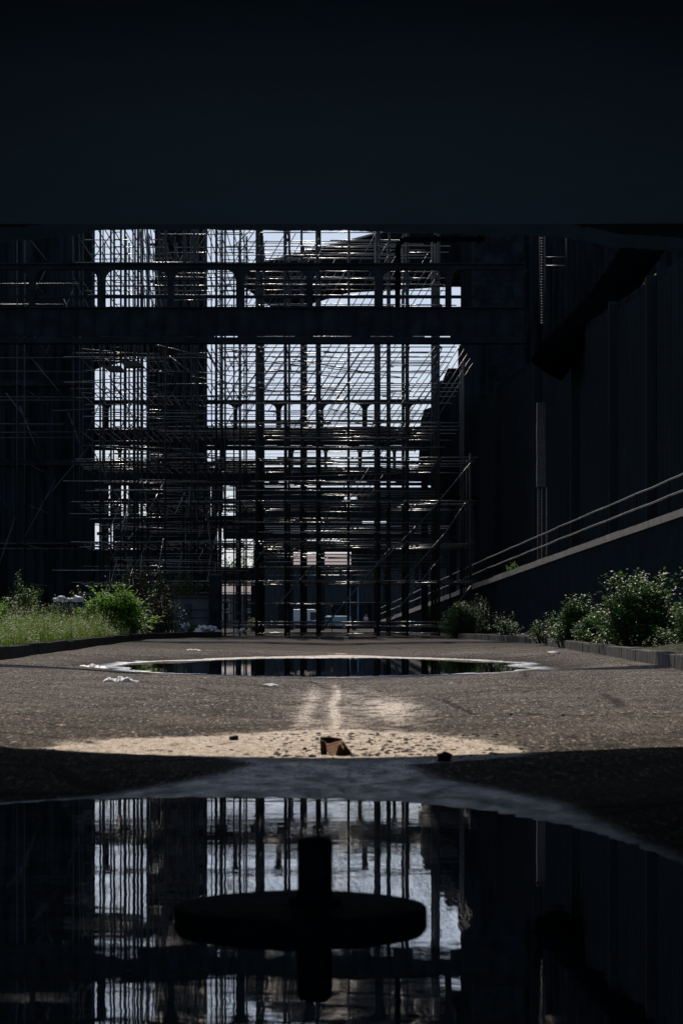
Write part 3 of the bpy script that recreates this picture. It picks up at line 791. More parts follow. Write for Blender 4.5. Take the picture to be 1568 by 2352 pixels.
# ------------------------------------------------------------------ big dark buildings and towers
t = thing('plant_building', 'tall dark ribbed plant building rising at the left edge', 'building', (-24, 126, 0))
mb = MB().rib_wall((-45, 126), (-14.35, 126), -.3, 26, .55, .1); mb.rib_wall((-14.35, 126), (-17.2, 146), -.3, 26, .55, .1); mb.rib_wall((-17.2, 146), (-45, 146), -.3, 26, .55, .1)
mb.build('wall', M['clad_teal'], t)
MB().bx(-45.3, -16.9, 125.7, 146.3, 26.003, 26.4).build('roof', M['clad'], t)
for z in (5.2, 9.8, 14.4, 19.0): MB().bx(-45, -14.3, 125.7, 125.895, z, z + .35).build('wall_band', M['soot'], t)
mb = MB().prism([P(196, 826, 127), P(213, 820, 127), P(342, 789, 127), P(352, 770, 127), P(196, 770, 127)], (0, 5, 0)); mb.build('canopy', M['clad'], t)

t = thing('chimney_tower', 'square sooty tower standing behind the left scaffold against the sky', 'tower', (-10.5, 135, 0))
xa, xb = XX(344, 135), XX(468, 135)
mb = MB().bx(xa, xb, 135, 138.5, 5.5, ZZ(800, 135)); mb.build('tower_base', M['brick'], t)
mb = MB().bx(XX(355, 135), XX(466, 135), 135.1, 138.4, ZZ(800, 135) + .003, 32); mb.build('tower_shaft', M['brick'], t)
for k in range(10): 
    z = 8 + k * 2.3; MB().bx(xa - .05, xb + .05, 134.9, 134.998, z, z + .16).build('iron_band', M['soot'], t)
for dx in (.25, -.25):
    for yy in (135.4, 138):
        x = xa + .3 if dx > 0 else xb - .3; MB().bx(x - .2, x + .2, yy - .2, yy + .2, -.2, 5.497).build('support_leg', M['soot'], t)

t = thing('conveyor_house', 'inclined dark conveyor house rising to the right above the bridge', 'conveyor', (6, 150, 0))
mb = MB().prism([P(px, py, 150) for px, py in ((540, 628), (600, 606), (870, 536), (1130, 470), (1130, 632), (868, 648), (800, 652), (720, 676), (640, 702))], (0, 4, 0)); mb.build('conveyor_body', M['clad'], t)
mb = MB()
for k in range(60):
    f = k / 59; p = P(600 + 270 * f, 605 - 70 * f, 149.95); mb.box((p.x, p.y + 2, p.z + .03), (.12, 4.2, .12))
mb.build('roof_batten', M['soot'], t, kind='stuff')
for px, py in ((700, 684), (1000, 640)):
    p = P(px, py, 152); MB().tube((p.x, 152, -.2), (p.x, 152, p.z), .16, 8).build('support_leg', M['soot'], t)

t = thing('stepped_hopper', 'dark stepped hopper house at the right end of the scaffold', 'hopper house', (7, 128, 0))
mb = MB().prism([P(px, py, 127) for px, py in ((968, 1062), (975, 940), (990, 935), (1012, 905), (1014, 880), (1031, 880), (1031, 852), (1064, 852), (1064, 770), (1120, 770), (1120, 1140), (1000, 1140), (996, 1062))], (0, 6, 0)); mb.build('hopper_body', M['clad_teal'], t)
for (a, b_, py) in ((1010, 1033, 879), (1027, 1066, 851)):
    MB().bx(XX(a, 127), XX(b_, 127), 126.6, 133, ZZ(py, 127) + .003, ZZ(py, 127) + .09).build('step_ledge', M['soot'], t)
for px in (975, 1040, 1100): MB().bx(XX(px, 128) - .2, XX(px, 128) + .2, 128, 128.4, -.2, ZZ(1063, 127)).build('support_leg', M['soot'], t)

t = thing('bunker_block', 'huge black bunker block with ribbed cladding filling the right side', 'building', (22, 134, 0))
mb = MB().rib_wall((8.3, 134), (48, 134), -.3, 32, .7, .12); mb.rib_wall((48, 134), (48, 150), -.3, 32, .7, .12); mb.rib_wall((48, 150), (8.3, 150), -.3, 32, .7, .12); mb.rib_wall((8.3, 150), (8.3, 134), -.3, 32, .7, .12)
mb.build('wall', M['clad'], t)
MB().bx(8, 48.3, 133.7, 150.3, 32.003, 32.5).build('roof', M['soot'], t)
MB().bx(XX(1087, 132), XX(1200, 132), 131, 133.8, -.2, ZZ(537, 131)).build('stair_tower', M['soot'], t)

t = thing('oven_battery', 'long dark oven building with vertical ribs behind the railed ramp', 'building', (11, 90, 0))
wa_ = [(8.05, 127.5), (14.0, 60), (15.6, 42)]
mb = MB()
for a, b_ in zip(wa_, wa_[1:]): mb.rib_wall(a, b_, -.3, 13.6, .62, .06)
mb.rib_wall((15.6, 42), (40, 42), -.3, 13.6, .62, .14)
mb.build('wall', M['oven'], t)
mb = MB().prism([(8.0, 127.6, 13.603), (14.0, 60, 13.603), (15.6, 41.8, 13.603), (40, 41.8, 13.603), (40, 127.6, 13.603)], (0, 0, .3)); mb.build('roof', M['soot'], t)
for f in (.12, .30, .44, .56, .66, .75, .83, .90, .96):
    x = 8.05 + 5.95 * f; y = 127.5 - 67.5 * f; MB().bx(x - .38, x - .02, y - .2, y + .2, -.3, 13.9).build('buttress', M['oven'], t)

Yp = 99.0
t = thing('rendered_pillar', 'pale speckled pillar standing alone against the black right wall', 'pillar', P(1243, 1434, Yp))
mb = MB(); n = 24
pf = []
for k in range(n + 1):
    f = k / n; py = 924 + (1118 - 924) * f; wv_ = .2 * math.sin(k * 1.3) + .3 * math.sin(k * .5)
    pf.append((1233 + wv_, 1251.5 + 1.5 * f + wv_, py))
pl = [P(a, py, Yp) for a, b_, py in pf] + [P(b_, py, Yp) for a, b_, py in reversed(pf)]
mb.prism(pl, (0, .4, 0)); mb.build('pillar_face', M['pillar'], t)
for px, wd in ((1237, 4), (1245, 3), (1256, 3)):
    MB().bx(XX(px - wd / 2, Yp), XX(px + wd / 2, Yp), Yp + .05, Yp + .3, -.1, ZZ(1119, Yp)).build('pillar_leg', M['pillar'], t)

t = thing('inclined_duct', 'huge ribbed inclined duct curving down at the upper right', 'duct', P(1380, 700, 97))
a = [P(1500, 540, 97), P(1455, 600, 97), P(1420, 655, 97), P(1385, 700, 97), P(1335, 755, 97), P(1280, 810, 97), P(1255, 850, 97)]
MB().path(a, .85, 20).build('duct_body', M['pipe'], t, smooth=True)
for k in range(len(a) - 1):
    for f in (.1, .5):
        c_ = a[k].lerp(a[k + 1], f); d = (a[k + 1] - a[k]).normalized() * .06; MB().path([c_ - d, c_ + d], .88, 20).build('duct_ring', M['pipe'], t, smooth=False)
for p in (a[2], a[4]): MB().tube((p.x, 97, 13.85), (p.x, 97, p.z - .6), .12, 8).build('duct_prop', M['soot'], t)

t = thing('cage_ladder', 'thin steel ladder with landing rail at the upper right', 'ladder', P(1246, 620, 96))
mb = MB()
for px in (1239, 1251): mb.tube(P(px, 742, 96), P(px, 540, 96), .03, 6)
mb.build('ladder_rail', M['standard'], t, smooth=True)
mb = MB()
for k in range(32): mb.tube(P(1239, 742 - k * 6.3, 96), P(1251, 742 - k * 6.3, 96), .018, 6)
mb.build('rung', M['standard'], t, smooth=True, kind='stuff')
mb = MB(); mb.tube(P(1251, 611, 96), P(1300, 611, 96), .05, 6); mb.tube(P(1251, 590, 96), P(1300, 590, 96), .022, 6); mb.tube(P(1300, 612, 96), P(1300, 545, 96), .03, 6); mb.build('landing', M['standard'], t, smooth=True)

# ------------------------------------------------------------------ far yard: hall on posts, blue shed, houses, vans, people
t = thing('elevated_hall', 'far dark hall standing on posts behind the scaffold', 'building', (3, 230, 0))
Yh = 230
x0, x1 = XX(588, Yh), XX(1110, Yh)
mb = MB()
for (a, b_) in ((1119, 1141), (1147, 1197), (1206, 1240), (1244, 1268)): mb.bx(x0, x1, Yh, Yh + .3, ZZ(b_, Yh), ZZ(a, Yh))
for (xa, xb, ya, yb) in ((588, 640, 1141, 1147), (820, 1110, 1141, 1147), (588, 832, 1197, 1206), (888, 1110, 1197, 1206), (832, 888, 1202, 1206), (640, 700, 1141, 1147), (588, 700, 1240, 1244), (780, 1110, 1240, 1244), (588, 668, 1268, 1302), (806, 1110, 1268, 1303), (700, 790, 1141, 1147)):
    mb.bx(XX(xa, Yh), XX(xb, Yh), Yh + .05, Yh + .25, ZZ(yb, Yh), ZZ(ya, Yh))
mb.build('wall', M['clad'], t)
for k, py in enumerate((1209, 1214, 1219, 1225, 1246, 1252)):
    MB().bx(XX(600 + 9 * k, Yh), XX(1040 - 15 * k, Yh), Yh - .5, Yh - .38, ZZ(py, Yh) - .03, ZZ(py, Yh) + .03).build('walkway_rail', M['railpaint'], t)
for k in range(8):
    x = x0 + .4 + k * (x1 - x0 - .8) / 7; MB().bx(x - .22, x + .22, Yh + .02, Yh + .4, -.1, ZZ(1268, Yh) - .003).build('support_post', M['soot'], t)

t = thing('frame_building', 'far dark skeleton building of stacked floors behind the left scaffold', 'building', (-14, 240, 0))
Yf = 240
for (a, b_) in ((1062, 1071), (1094, 1112), (1145, 1157), (1184, 1202)):
    MB().bx(XX(196, Yf), XX(590, Yf), Yf, Yf + .6, ZZ(b_, Yf), ZZ(a, Yf)).build('floor_slab', M['clad'], t)
mb = MB()
for (xa, xb, ya, yb) in ((196, 215, 1112, 1262), (276, 297, 1202, 1262), (318, 486, 1202, 1262), (512, 590, 1202, 1238), (196, 500, 1262, 1462), (500, 592, 1304, 1336), (576, 592, 1336, 1462), (350, 480, 1112, 1145), (232, 242, 1112, 1262), (256, 276, 1112, 1190), (297, 318, 1112, 1262), (486, 512, 1112, 1176), (486, 497, 1176, 1262), (215, 232, 1112, 1186), (242, 256, 1196, 1212), (222, 256, 1222, 1229), (262, 276, 1190, 1262), (497, 512, 1196, 1214), (512, 560, 1246, 1256), (350, 480, 1157, 1184), (540, 590, 1157, 1184), (540, 592, 1112, 1145), (215, 246, 1157, 1184), (300, 345, 1112, 1145)):
    mb.bx(XX(xa, Yf), XX(xb, Yf), Yf + .1, Yf + .5, ZZ(yb, Yf), ZZ(ya, Yf))
mb.build('wall_panel', M['clad'], t)
for px in (208, 246, 310, 345, 480, 505, 545, 586): MB().bx(XX(px - 4, Yf), XX(px + 4, Yf), Yf - .25, Yf - .003, -.2, ZZ(1062, Yf)).build('column', M['soot'], t)

t = thing('blue_shed', 'long low dark blue shed behind the parked vans', 'shed', (4, 290, 0))
mb = MB().rib_wall((XX(596, 290), 290), (XX(1130, 290), 290), -.2, ZZ(1302, 290), .5, .08); mb.rib_wall((XX(1130, 290), 290), (XX(1130, 290), 302), -.2, ZZ(1302, 290), .5, .08); mb.rib_wall((XX(596, 290), 302), (XX(596, 290), 290), -.2, ZZ(1302, 290), .5, .08)
mb.build('wall', M['hall_blue'], t)
MB().bx(XX(594, 290), XX(1132, 290), 289.6, 302, ZZ(1302, 290) + .003, ZZ(1298, 290)).build('roof', M['soot'], t)
for px in (803, 822): MB().bx(XX(px - .9, 290), XX(px + .9, 290), 289.7, 289.9, .3, ZZ(1350, 290)).build('strip', M['strip_blue'], t)
for k in range(4): MB().bx(XX(640 + 62 * k, 290), XX(668 + 62 * k, 290), 289.8, 289.915, -.1, 3.6).build('door', M['clad'], t)


def house(px0, px1, pr, pe, Y, lab, dep=7):
    t = thing('house', lab, 'house', (XX((px0 + px1) / 2, Y), Y, 0), 'far houses beyond the yard')
    x0, x1 = XX(px0, Y), XX(px1, Y); ze, zr = ZZ(pe, Y), ZZ(pr, Y)
    MB().bx(x0, x1, Y, Y + dep, -.2, ze).build('wall', M['render_wall'], t)
    mb = MB(); n = 14
    for k in range(n):
        f0, f1 = k / n, (k + 1) / n; xa = x0 - .3; xb = x1 + .3 - (x1 - x0) * .12 * f0
        mb.prism([(xa, Y - .4 + dep * .55 * f0, ze + .01 + (zr - ze) * f0), (xb, Y - .4 + dep * .55 * f0, ze + .01 + (zr - ze) * f0), (xb, Y - .4 + dep * .55 * f1, ze + .01 + (zr - ze) * f1 - .02), (xa, Y - .4 + dep * .55 * f1, ze + .01 + (zr - ze) * f1 - .02)], (0, 0, .09))
    mb.prism([(x0 - .3, Y - .4 + dep * .55, zr), (x1 - .5, Y - .4 + dep * .55, zr), (x1 + .3, Y + dep + .4, ze), (x0 - .3, Y + dep + .4, ze)], (0, 0, .1)); mb.build('roof', M['tile'], t)
    n = max(2, int((x1 - x0) / 2.2))
    for k in range(n):
        x = x0 + (k + .5) * (x1 - x0) / n
        for zz_ in ((1.0, 2.3), (ze - 2.0, ze - .7)):
            wnd = MB().bx(x - .45, x + .45, Y - .06, Y - .003, *zz_).build('window', M['white_cloth'], t); MB().bx(x - .38, x + .38, Y - .08, Y - .062, zz_[0] + .07, zz_[1] - .07).build('pane', M['glass'], wnd)
    return t


house(492, 600, 1338, 1366, 300, 'small far house with pale tiled roof seen low at left of centre')
house(655, 812, 1270, 1298, 330, 'larger far house whose pale tiled roof shows above the blue shed', 9)


def wheel(t, x, y, r, wd):
    wv_ = MB().path([(x, y - wd / 2, r), (x, y + wd / 2, r)], r, 18).build('wheel', M['tyre'], t, smooth=False)
    MB().path([(x, y - wd / 2 - .01, r), (x, y - wd / 2 - .002, r)], r * .6, 14).build('rim', M['railpaint'], wv_)


def van(pxc, Y, Lh, Hh, m, lab, cab, flip=1):
    x = XX(pxc, Y); g0 = -.02
    t = thing('parked_van', lab, 'van', (x, Y, g0), 'vans parked before the blue shed')
    h = Lh / 2; W = 1.9
    pr = [(-h, .35), (h, .35), (h, .95), (h - .35, 1.08), (h - cab, Hh * .93), (h - cab - .25, Hh), (-h + .12, Hh), (-h, Hh * .9)]
    MB().prism([Vector((x + flip * a, Y, z)) for a, z in pr], (0, W, 0)).build('body', m, t, bevel=.06)
    sw = [(h - .62, 1.12), (h - cab - .12, Hh * .86), (h - cab - .85, Hh * .86), (h - cab - .85, 1.12)]
    MB().prism([Vector((x + flip * a, Y - .012, z)) for a, z in sw], (0, .01, 0)).build('side_window', M['glass'], t)
    ws = [Vector((x + flip * (h - .34), Y + .15, 1.1)), Vector((x + flip * (h - .34), Y + W - .15, 1.1)), Vector((x + flip * (h - cab + .02), Y + W - .2, Hh * .9)), Vector((x + flip * (h - cab + .02), Y + .2, Hh * .9))]
    MB().prism(ws, (flip * .02, 0, .015)).build('windscreen', M['glass'], t)
    for a in (-h + .8, h - .85): 
        for yy in (Y + .08, Y + W - .08): wheel(t, x + flip * a, yy, .33, .22)
    for yy in (Y + .25, Y + W - .25): MB().box((x + flip * (h + .005), yy, .82), (.03, .28, .16)).build('headlight', M['lamp'], t)
    MB().bx(x - h if flip < 0 else x - h, x + h, Y - .02, Y - .004, .36, .5).build('sill', M['tyre'], t)
    MB().box((x + flip * (h - 1.0), Y - .12, 1.2), (.12, .18, .2)).build('mirror', M['tyre'], t)


van(702, 268, 4.6, 2.45, M['van_white'], 'tall white van standing left of the other van', .9)
van(761, 265, 4.7, 1.62, M['van_blue'], 'low silver blue van parked in front of the blue shed', 1.5, -1)


def person(px, Y, lab, shirt, trousers, h=1.72, lean=0.0, bag=False):
    x = XX(px, Y); t = thing('person', lab, 'person', (x, Y, 0)); s = h / 1.72

    def skin(name, vs_, es, rs, m, par):
        me_ = bpy.data.meshes.new(name); me_.from_pydata([Vector((x + a * s, Y + b_ * s, c_ * s)) for a, b_, c_ in vs_], es, [])
        o = bpy.data.objects.new(name, me_); C.objects.link(o); o.parent = par; o.matrix_parent_inverse = Matrix.Translation(-Vector(t.location))
        md = o.modifiers.new('skin', 'SKIN'); md.use_smooth_shade = True
        for k, r in enumerate(rs): me_.skin_vertices[0].data[k].radius = (r * s, r * s)
        me_.skin_vertices[0].data[0].use_root = True
        sb = o.modifiers.new('subdiv', 'SUBSURF'); sb.levels = 1; sb.render_levels = 1; me_.materials.append(m); return o
    bm_ = bpy.data.meshes.new('x')
    vb = [(0, 0, .92), (0, 0, 1.15), (0, 0, 1.40), (0, 0, 1.50), (0, -.01, 1.58), (0, 0, 1.70),
          (-.10, 0, .88), (-.12, -.06, .48), (-.13, .02, .08), (-.13, -.10, .03), (.10, 0, .88), (.13, .06, .48), (.14, .14, .08), (.14, .03, .03),
          (-.19, 0, 1.40), (-.24, .03, 1.12), (-.22, -.06, .88), (-.22, -.09, .78), (.19, 0, 1.40), (.24, .03, 1.12), (.22, -.10, .90), (.22, -.14, .80)]
    eb = [(0, 1), (1, 2), (2, 3), (3, 4), (4, 5), (0, 6), (6, 7), (7, 8), (8, 9), (0, 10), (10, 11), (11, 12), (12, 13), (2, 14), (14, 15), (15, 16), (16, 17), (2, 18), (18, 19), (19, 20), (20, 21)]
    rb = [.13, .12, .13, .055, .09, .085, .085, .055, .04, .035, .085, .055, .04, .035, .055, .04, .03, .035, .055, .04, .03, .035]
    me_ = bpy.data.meshes.new('body'); me_.from_pydata([Vector((a * s, b_ * s, c_ * s)) for a, b_, c_ in vb], eb, [])
    def mk(name, vs_, es, rs, m):
        bm = bmesh.new(); lay = bm.verts.layers.skin.verify()
        vv = [bm.verts.new((x + a * s, Y + b_ * s, c_ * s)) for a, b_, c_ in vs_]
        for v, r in zip(vv, rs): v[lay].radius = (r * s, r * s)
        vv[0][lay].use_root = True
        for e in es: bm.edges.new((vv[e[0]], vv[e[1]]))
        me2 = bpy.data.meshes.new(name); bm.to_mesh(me2); bm.free(); me2.materials.append(m)
        o = bpy.data.objects.new(name, me2); C.objects.link(o); o.parent = t; o.matrix_parent_inverse = Matrix.Translation(-Vector(t.location))
        md = o.modifiers.new('skin', 'SKIN'); md.use_smooth_shade = True
        sb = o.modifiers.new('subdiv', 'SUBSURF'); sb.levels = 1; sb.render_levels = 1
        return o
    mk('body', vb, eb, rb, M['skin'])
    mk('shirt', [vb[0], vb[1], vb[2], (0, 0, 1.46), vb[14], (-.225, .02, 1.22), vb[18], (.225, .02, 1.22)], [(0, 1), (1, 2), (2, 3), (2, 4), (4, 5), (2, 6), (6, 7)], [.16, .15, .155, .08, .08, .065, .08, .065], shirt)
    mk('trousers', [(0, 0, .94), vb[6], vb[7], (-.13, .01, .16), vb[10], vb[11], (.14, .13, .16)], [(0, 1), (1, 2), (2, 3), (0, 4), (4, 5), (5, 6)], [.15, .11, .085, .07, .11, .085, .07], trousers)
    mk('hair', [(0, .03, 1.66), (0, .01, 1.73), (0, .06, 1.60)], [(0, 1), (0, 2)], [.10, .075, .07], M['hair'])
    for sx in (-1, 1): lump(MB(), (x + sx * .134 * s, Y - .05 + (.09 if sx > 0 else 0), .05), .13 * s, (.42, 1, .4), 3).build('shoe', M['tyre'], t)


person(840, 262, 'person in lavender shirt walking in the far yard', M['lavender'], M['dark_cloth'])
person(813, 264, 'person in pale shirt and dark trousers left of the other walker', M['white_cloth'], M['dark_cloth'], 1.6)

t = thing('warning_lamp', 'tiny orange lamp on a thin post behind the scaffold', 'lamp', P(762, 1440, 128))
MB().tube((XX(762, 128), 128, -.05), P(762, 1394, 128), .025, 8).build('post', M['soot'], t)
lump(MB(), P(762, 1391, 128), .07, (.8, .8, 1.3), 4).build('lamp_head', M['orange'], t, smooth=True)

# ------------------------------------------------------------------ kerbs, beds, ramp
def kerb_pts(tab): return [Vector((XX(px, Y), Y, 0)) for px, Y in tab]


def kerb(pts, h, wd, inward, seglen, m):
    mb = MB(); rr = random.Random(9); L_ = []
    for a, b_ in zip(pts, pts[1:]):
        n = max(1, int((b_ - a).length / seglen)); L_ += [(a.lerp(b_, k / n), a.lerp(b_, (k + 1) / n)) for k in range(n)]
    for a, b_ in L_:
        d = (b_ - a); ln = d.length; ang = math.atan2(d.y, d.x); c_ = (a + b_) / 2
        hh = h + rr.uniform(-.012, .012); zb = gz(c_.x, c_.y) - .12
        nrm = Vector((-d.y, d.x, 0)).normalized() * inward * (wd / 2 + rr.uniform(-.008, .008)); c_ = c_ + nrm
        mb.box((c_.x, c_.y, zb + (hh + .12) / 2), (ln - .015, wd, hh + .12), ang + rr.uniform(-.006, .006), rr.uniform(-.02, .02))
    o = mb.build('kerb', m, bevel=.012); o['kind'] = 'structure'
    return o


lk = [Vector((-5.4, 20, 0)), Vector((-6.0, 38, 0)), Vector((-6.75, 60, 0)), Vector((-7.25, 78, 0)), Vector((-7.5, 84, 0)), Vector((-6.3, 93, 0)), Vector((-5.2, 95, 0))]
rk = [Vector((4.3, 20, 0)), Vector((4.8, 30.7, 0)), Vector((5.45, 46, 0)), Vector((6.0, 64, 0)), Vector((6.08, 67, 0)), Vector((6.1, 69, 0)), Vector((5.0, 84, 0)), Vector((4.6, 95, 0))]
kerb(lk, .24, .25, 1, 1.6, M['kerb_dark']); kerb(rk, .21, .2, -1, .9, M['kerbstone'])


def bed(pts, outx, z):
    mb = MB(); rr = random.Random(4); cols_ = 12
    P_ = []
    for a, b_ in zip(pts, pts[1:]):
        n = max(1, int((b_ - a).length / 1.5)); P_ += [a.lerp(b_, k / n) for k in range(n)]
    P_.append(pts[-1])
    for p in P_:
        for k in range(cols_ + 1):
            f = (k / cols_) ** 1.4; x = p.x + (outx - p.x) * f + (.14 if outx > 0 else -.14) * (1 - f); mb.v.append((x, p.y, z + (rr.uniform(-.03, .06) if k else 0) + .1 * min(1, f * 6)))
    for j in range(len(P_) - 1):
        for k in range(cols_): i = j * (cols_ + 1) + k; mb.f.append((i, i + 1, i + cols_ + 2, i + cols_ + 1)); mb.mi.append(0); mb.tone.append(.5)
    o = mb.build('soil', M['soil'], smooth=True); o['kind'] = 'structure'


bed(lk, -40, .10); bed(rk, 12.5, .10)

RA = [(40, 13.2, 5.25), (55, 11.95, 4.78), (69, 10.85, 4.33), (89, 9.25, 3.70), (115, 7.25, 2.85), (150, 5.0, 1.75), (190, 3.2, .9)]
RA2 = []
for (a, b_) in zip(RA, RA[1:]):
    n = max(2, int((b_[0] - a[0]) / 2.5)); RA2 += [Vector((a[1] + (b_[1] - a[1]) * k / n, a[0] + (b_[0] - a[0]) * k / n, a[2] + (b_[2] - a[2]) * k / n)) for k in range(n)]
RA2.append(Vector((RA[-1][1], RA[-1][0], RA[-1][2])))
t = thing('railed_ramp', 'long dark ramp with pale concrete edge and twin handrails climbing right', 'ramp', (9, 80, 0))
mb = MB(); ew = MB()
for k, (a, b_) in enumerate(zip(RA2, RA2[1:])):
    j = q.uniform(-.02, .02)
    mb.prism([a + Vector((0, 0, j)), a + Vector((.45, 0, j)), a + Vector((.45, 0, -.26)), a + Vector((0, 0, -.26))], (b_ - a) * .992)
    ew.prism([a + Vector((.08, 0, -.263)), a + Vector((1.4, 0, -.263)), Vector((a.x + 1.4, a.y, -.3)), Vector((a.x + .08, a.y, -.3))], b_ - a) if False else None
mb.build('ramp_edge', M['edge_concrete'], t)
ew = MB(); i0 = 0
for p in RA2: ew.v += [(p.x + .08, p.y, -.3), (p.x + .08, p.y, p.z - .262), (p.x + 1.6, p.y, p.z - .262), (p.x + 1.6, p.y, -.3)]
for k in range(len(RA2) - 1):
    for e in range(4): ew.f.append((4 * k + e, 4 * k + (e + 1) % 4, 4 * k + 4 + (e + 1) % 4, 4 * k + 4 + e)); ew.mi.append(0); ew.tone.append(.5)
ew.f += [(0, 1, 2, 3), tuple(len(ew.v) - 4 + e for e in range(4))]; ew.mi += [0, 0]; ew.tone += [.5, .5]
ew.build('ramp_wall', M['ramp_wall'], t)
dk = MB()
for p in RA2: dk.v += [(p.x + .455, p.y, p.z - .08), (p.x + 1.6, p.y, p.z - .08), (p.x + 1.6, p.y, p.z - .255), (p.x + .455, p.y, p.z - .255)]
for k in range(len(RA2) - 1):
    for e in range(4): dk.f.append((4 * k + e, 4 * k + (e + 1) % 4, 4 * k + 4 + (e + 1) % 4, 4 * k + 4 + e)); dk.mi.append(0); dk.tone.append(.5)
dk.build('ramp_deck', M['ramp_wall'], t)
for hz in (1.10, .58):
    MB().path([p + Vector((.1, 0, hz + .012 * math.sin(p.y * .9 + hz))) for p in RA2], .034, 8).build('handrail', M['railpaint'], t, smooth=True)
for k, p in enumerate(RA2):
    if k % 2 == 0: MB().tube(p + Vector((.1, 0, .0)), p + Vector((.1, 0, 1.1)), .028, 8).build('rail_post', M['soot'], t, smooth=True)

# ------------------------------------------------------------------ left yard: low wall, kiosk, bundles
t = thing('low_wall', 'low black concrete wall behind the weeds at the left', 'wall', (-11.5, 82, 0))
mb = MB().bx(-22, XX(196, 82), 82, 82.4, -.2, ZZ(1400, 82)); mb.build('wall_body', M['ramp_wall'], t)
MB().bx(-22.1, XX(196, 82) + .05, 81.95, 82.45, ZZ(1400, 82) + .003, ZZ(1396, 82)).build('coping', M['plank'], t)
t = thing('skip', 'dark steel skip heaped with white bags behind the low wall', 'skip', P(158, 1425, 86))
mb = MB().prism([P(118, 1384, 86), P(197, 1384, 86), P(190, 1430, 86), P(126, 1430, 86)], (0, 1.8, 0)); mb.build('skip_body', M['slate_blue'], t)
MB().bx(XX(116, 86), XX(199, 86), 85.93, 85.99, ZZ(1387, 86), ZZ(1383, 86)).build('skip_rim', M['soot'], t)
for k, (px, w_, h_) in enumerate(((136, 16, 6), (160, 14, 4), (180, 15, 7))):
    labs = ['leftmost crumpled white bag heaped on the skip', 'flattened white bag in the middle of the skip', 'rightmost white bag sticking up from the skip']
    p = P(px, 1382, 86.6); tag(lump(MB(), (p.x, p.y, p.z + .04), .2, (w_ / 14, 1.2, h_ / 7), k + 70, 3).build('white_bag', M['plastic'], smooth=True), labs[k], 'bag', 'white bags in the skip')
t = thing('panel_hut', 'grey panelled hut wall at the foot of the scaffold', 'hut', P(466, 1440, 101))
mb = MB().bx(XX(400, 101), XX(477, 101), 101, 103.2, -.1, ZZ(1372, 101)); mb.build('hut_body', M['slate_blue'], t)
for k in range(3): MB().bx(XX(400, 101), XX(477, 101), 100.96, 100.997, ZZ(1437 - 18 * k, 101) - .012, ZZ(1437 - 18 * k, 101) + .012).build('panel_joint', M['soot'], t)
MB().bx(XX(420, 101), XX(438, 101), 100.93, 100.998, -.05, ZZ(1388, 101)).build('door', M['hall_blue'], t)
MB().bx(XX(397, 101), XX(480, 101), 100.8, 103.4, ZZ(1372, 101) + .003, ZZ(1369, 101)).build('roof', M['plank'], t)
t = thing('dark_pier', 'black square pier right beside the grey hut', 'pier', P(520, 1450, 100))
MB().bx(XX(481, 100), XX(505, 100), 100, 100.5, -.1, ZZ(1322, 100)).build('pier_body', M['soot'], t); MB().bx(XX(479, 100), XX(507, 100), 99.96, 100.54, ZZ(1322, 100) + .003, ZZ(1318, 100)).build('pier_cap', M['plank'], t)


def heap(px0, px1, pt, pb, Y, lab, seed):
    X = XX((px0 + px1) / 2, Y); W = (px1 - px0) * Y / F; H = (pb - pt) * Y / F; zb = ZZ(pb, Y)
    mb = lump(MB(), (X, Y, zb + H * .35), 1, (W / 2, W / 2, H * .55), seed, 4)
    rr = random.Random(seed)
    mb.v = [(a + rr.uniform(-.02, .02), b_ + rr.uniform(-.02, .02), c_ + .05 * math.sin(a * 21 + b_ * 9) + .03 * math.sin(a * 43)) for a, b_, c_ in mb.v]
    tag(mb.build('rubble_bag', M['plastic'], smooth=True), lab, 'bag', 'white rubble bags by the hut')


heap(450, 502, 1436, 1456, 96, 'larger slumped white rubble bag at the foot of the black pier', 11)
heap(418, 438, 1431, 1446, 97, 'smaller white rubble bag in the grass before the grey hut', 12)
heap(542, 566, 1445, 1452, 97, 'flat white rubble bag lying under the scaffold uprights', 13)

for (a, b_, ya, yb, Y, lab) in ((1272, 1336, 1469.5, 1461, 62, 'pale pole lying in front of the right shrubs'), (1182, 1214, 1460, 1455, 84, 'short pale pole in the low plants left of the right shrubs'), (1137, 1160, 1459, 1455, 88, 'shortest pale stick beside the ramp shrub')):
    tag(MB().tube(P(a, ya, Y), P(b_, yb, Y), .028, 8).build('pole', M['pole'], smooth=True), lab, 'pole', 'pale poles lying in the right bed')


# ------------------------------------------------------------------ plants
def leaf(mb, p, d, up, ln, wd, tone):
    d = d.normalized(); side = d.cross(up)
    if side.length < 1e-3: side = d.orthogonal()
    side.normalize(); nrm = side.cross(d)
    m = p + d * ln * .45 - nrm * ln * .02; e = p + d * ln - nrm * ln * .18
    mb.face([p, m + side * wd / 2 + nrm * wd * .12, e, m], 0, tone); mb.face([p, m, e, m - side * wd / 2 + nrm * wd * .12], 0, tone)


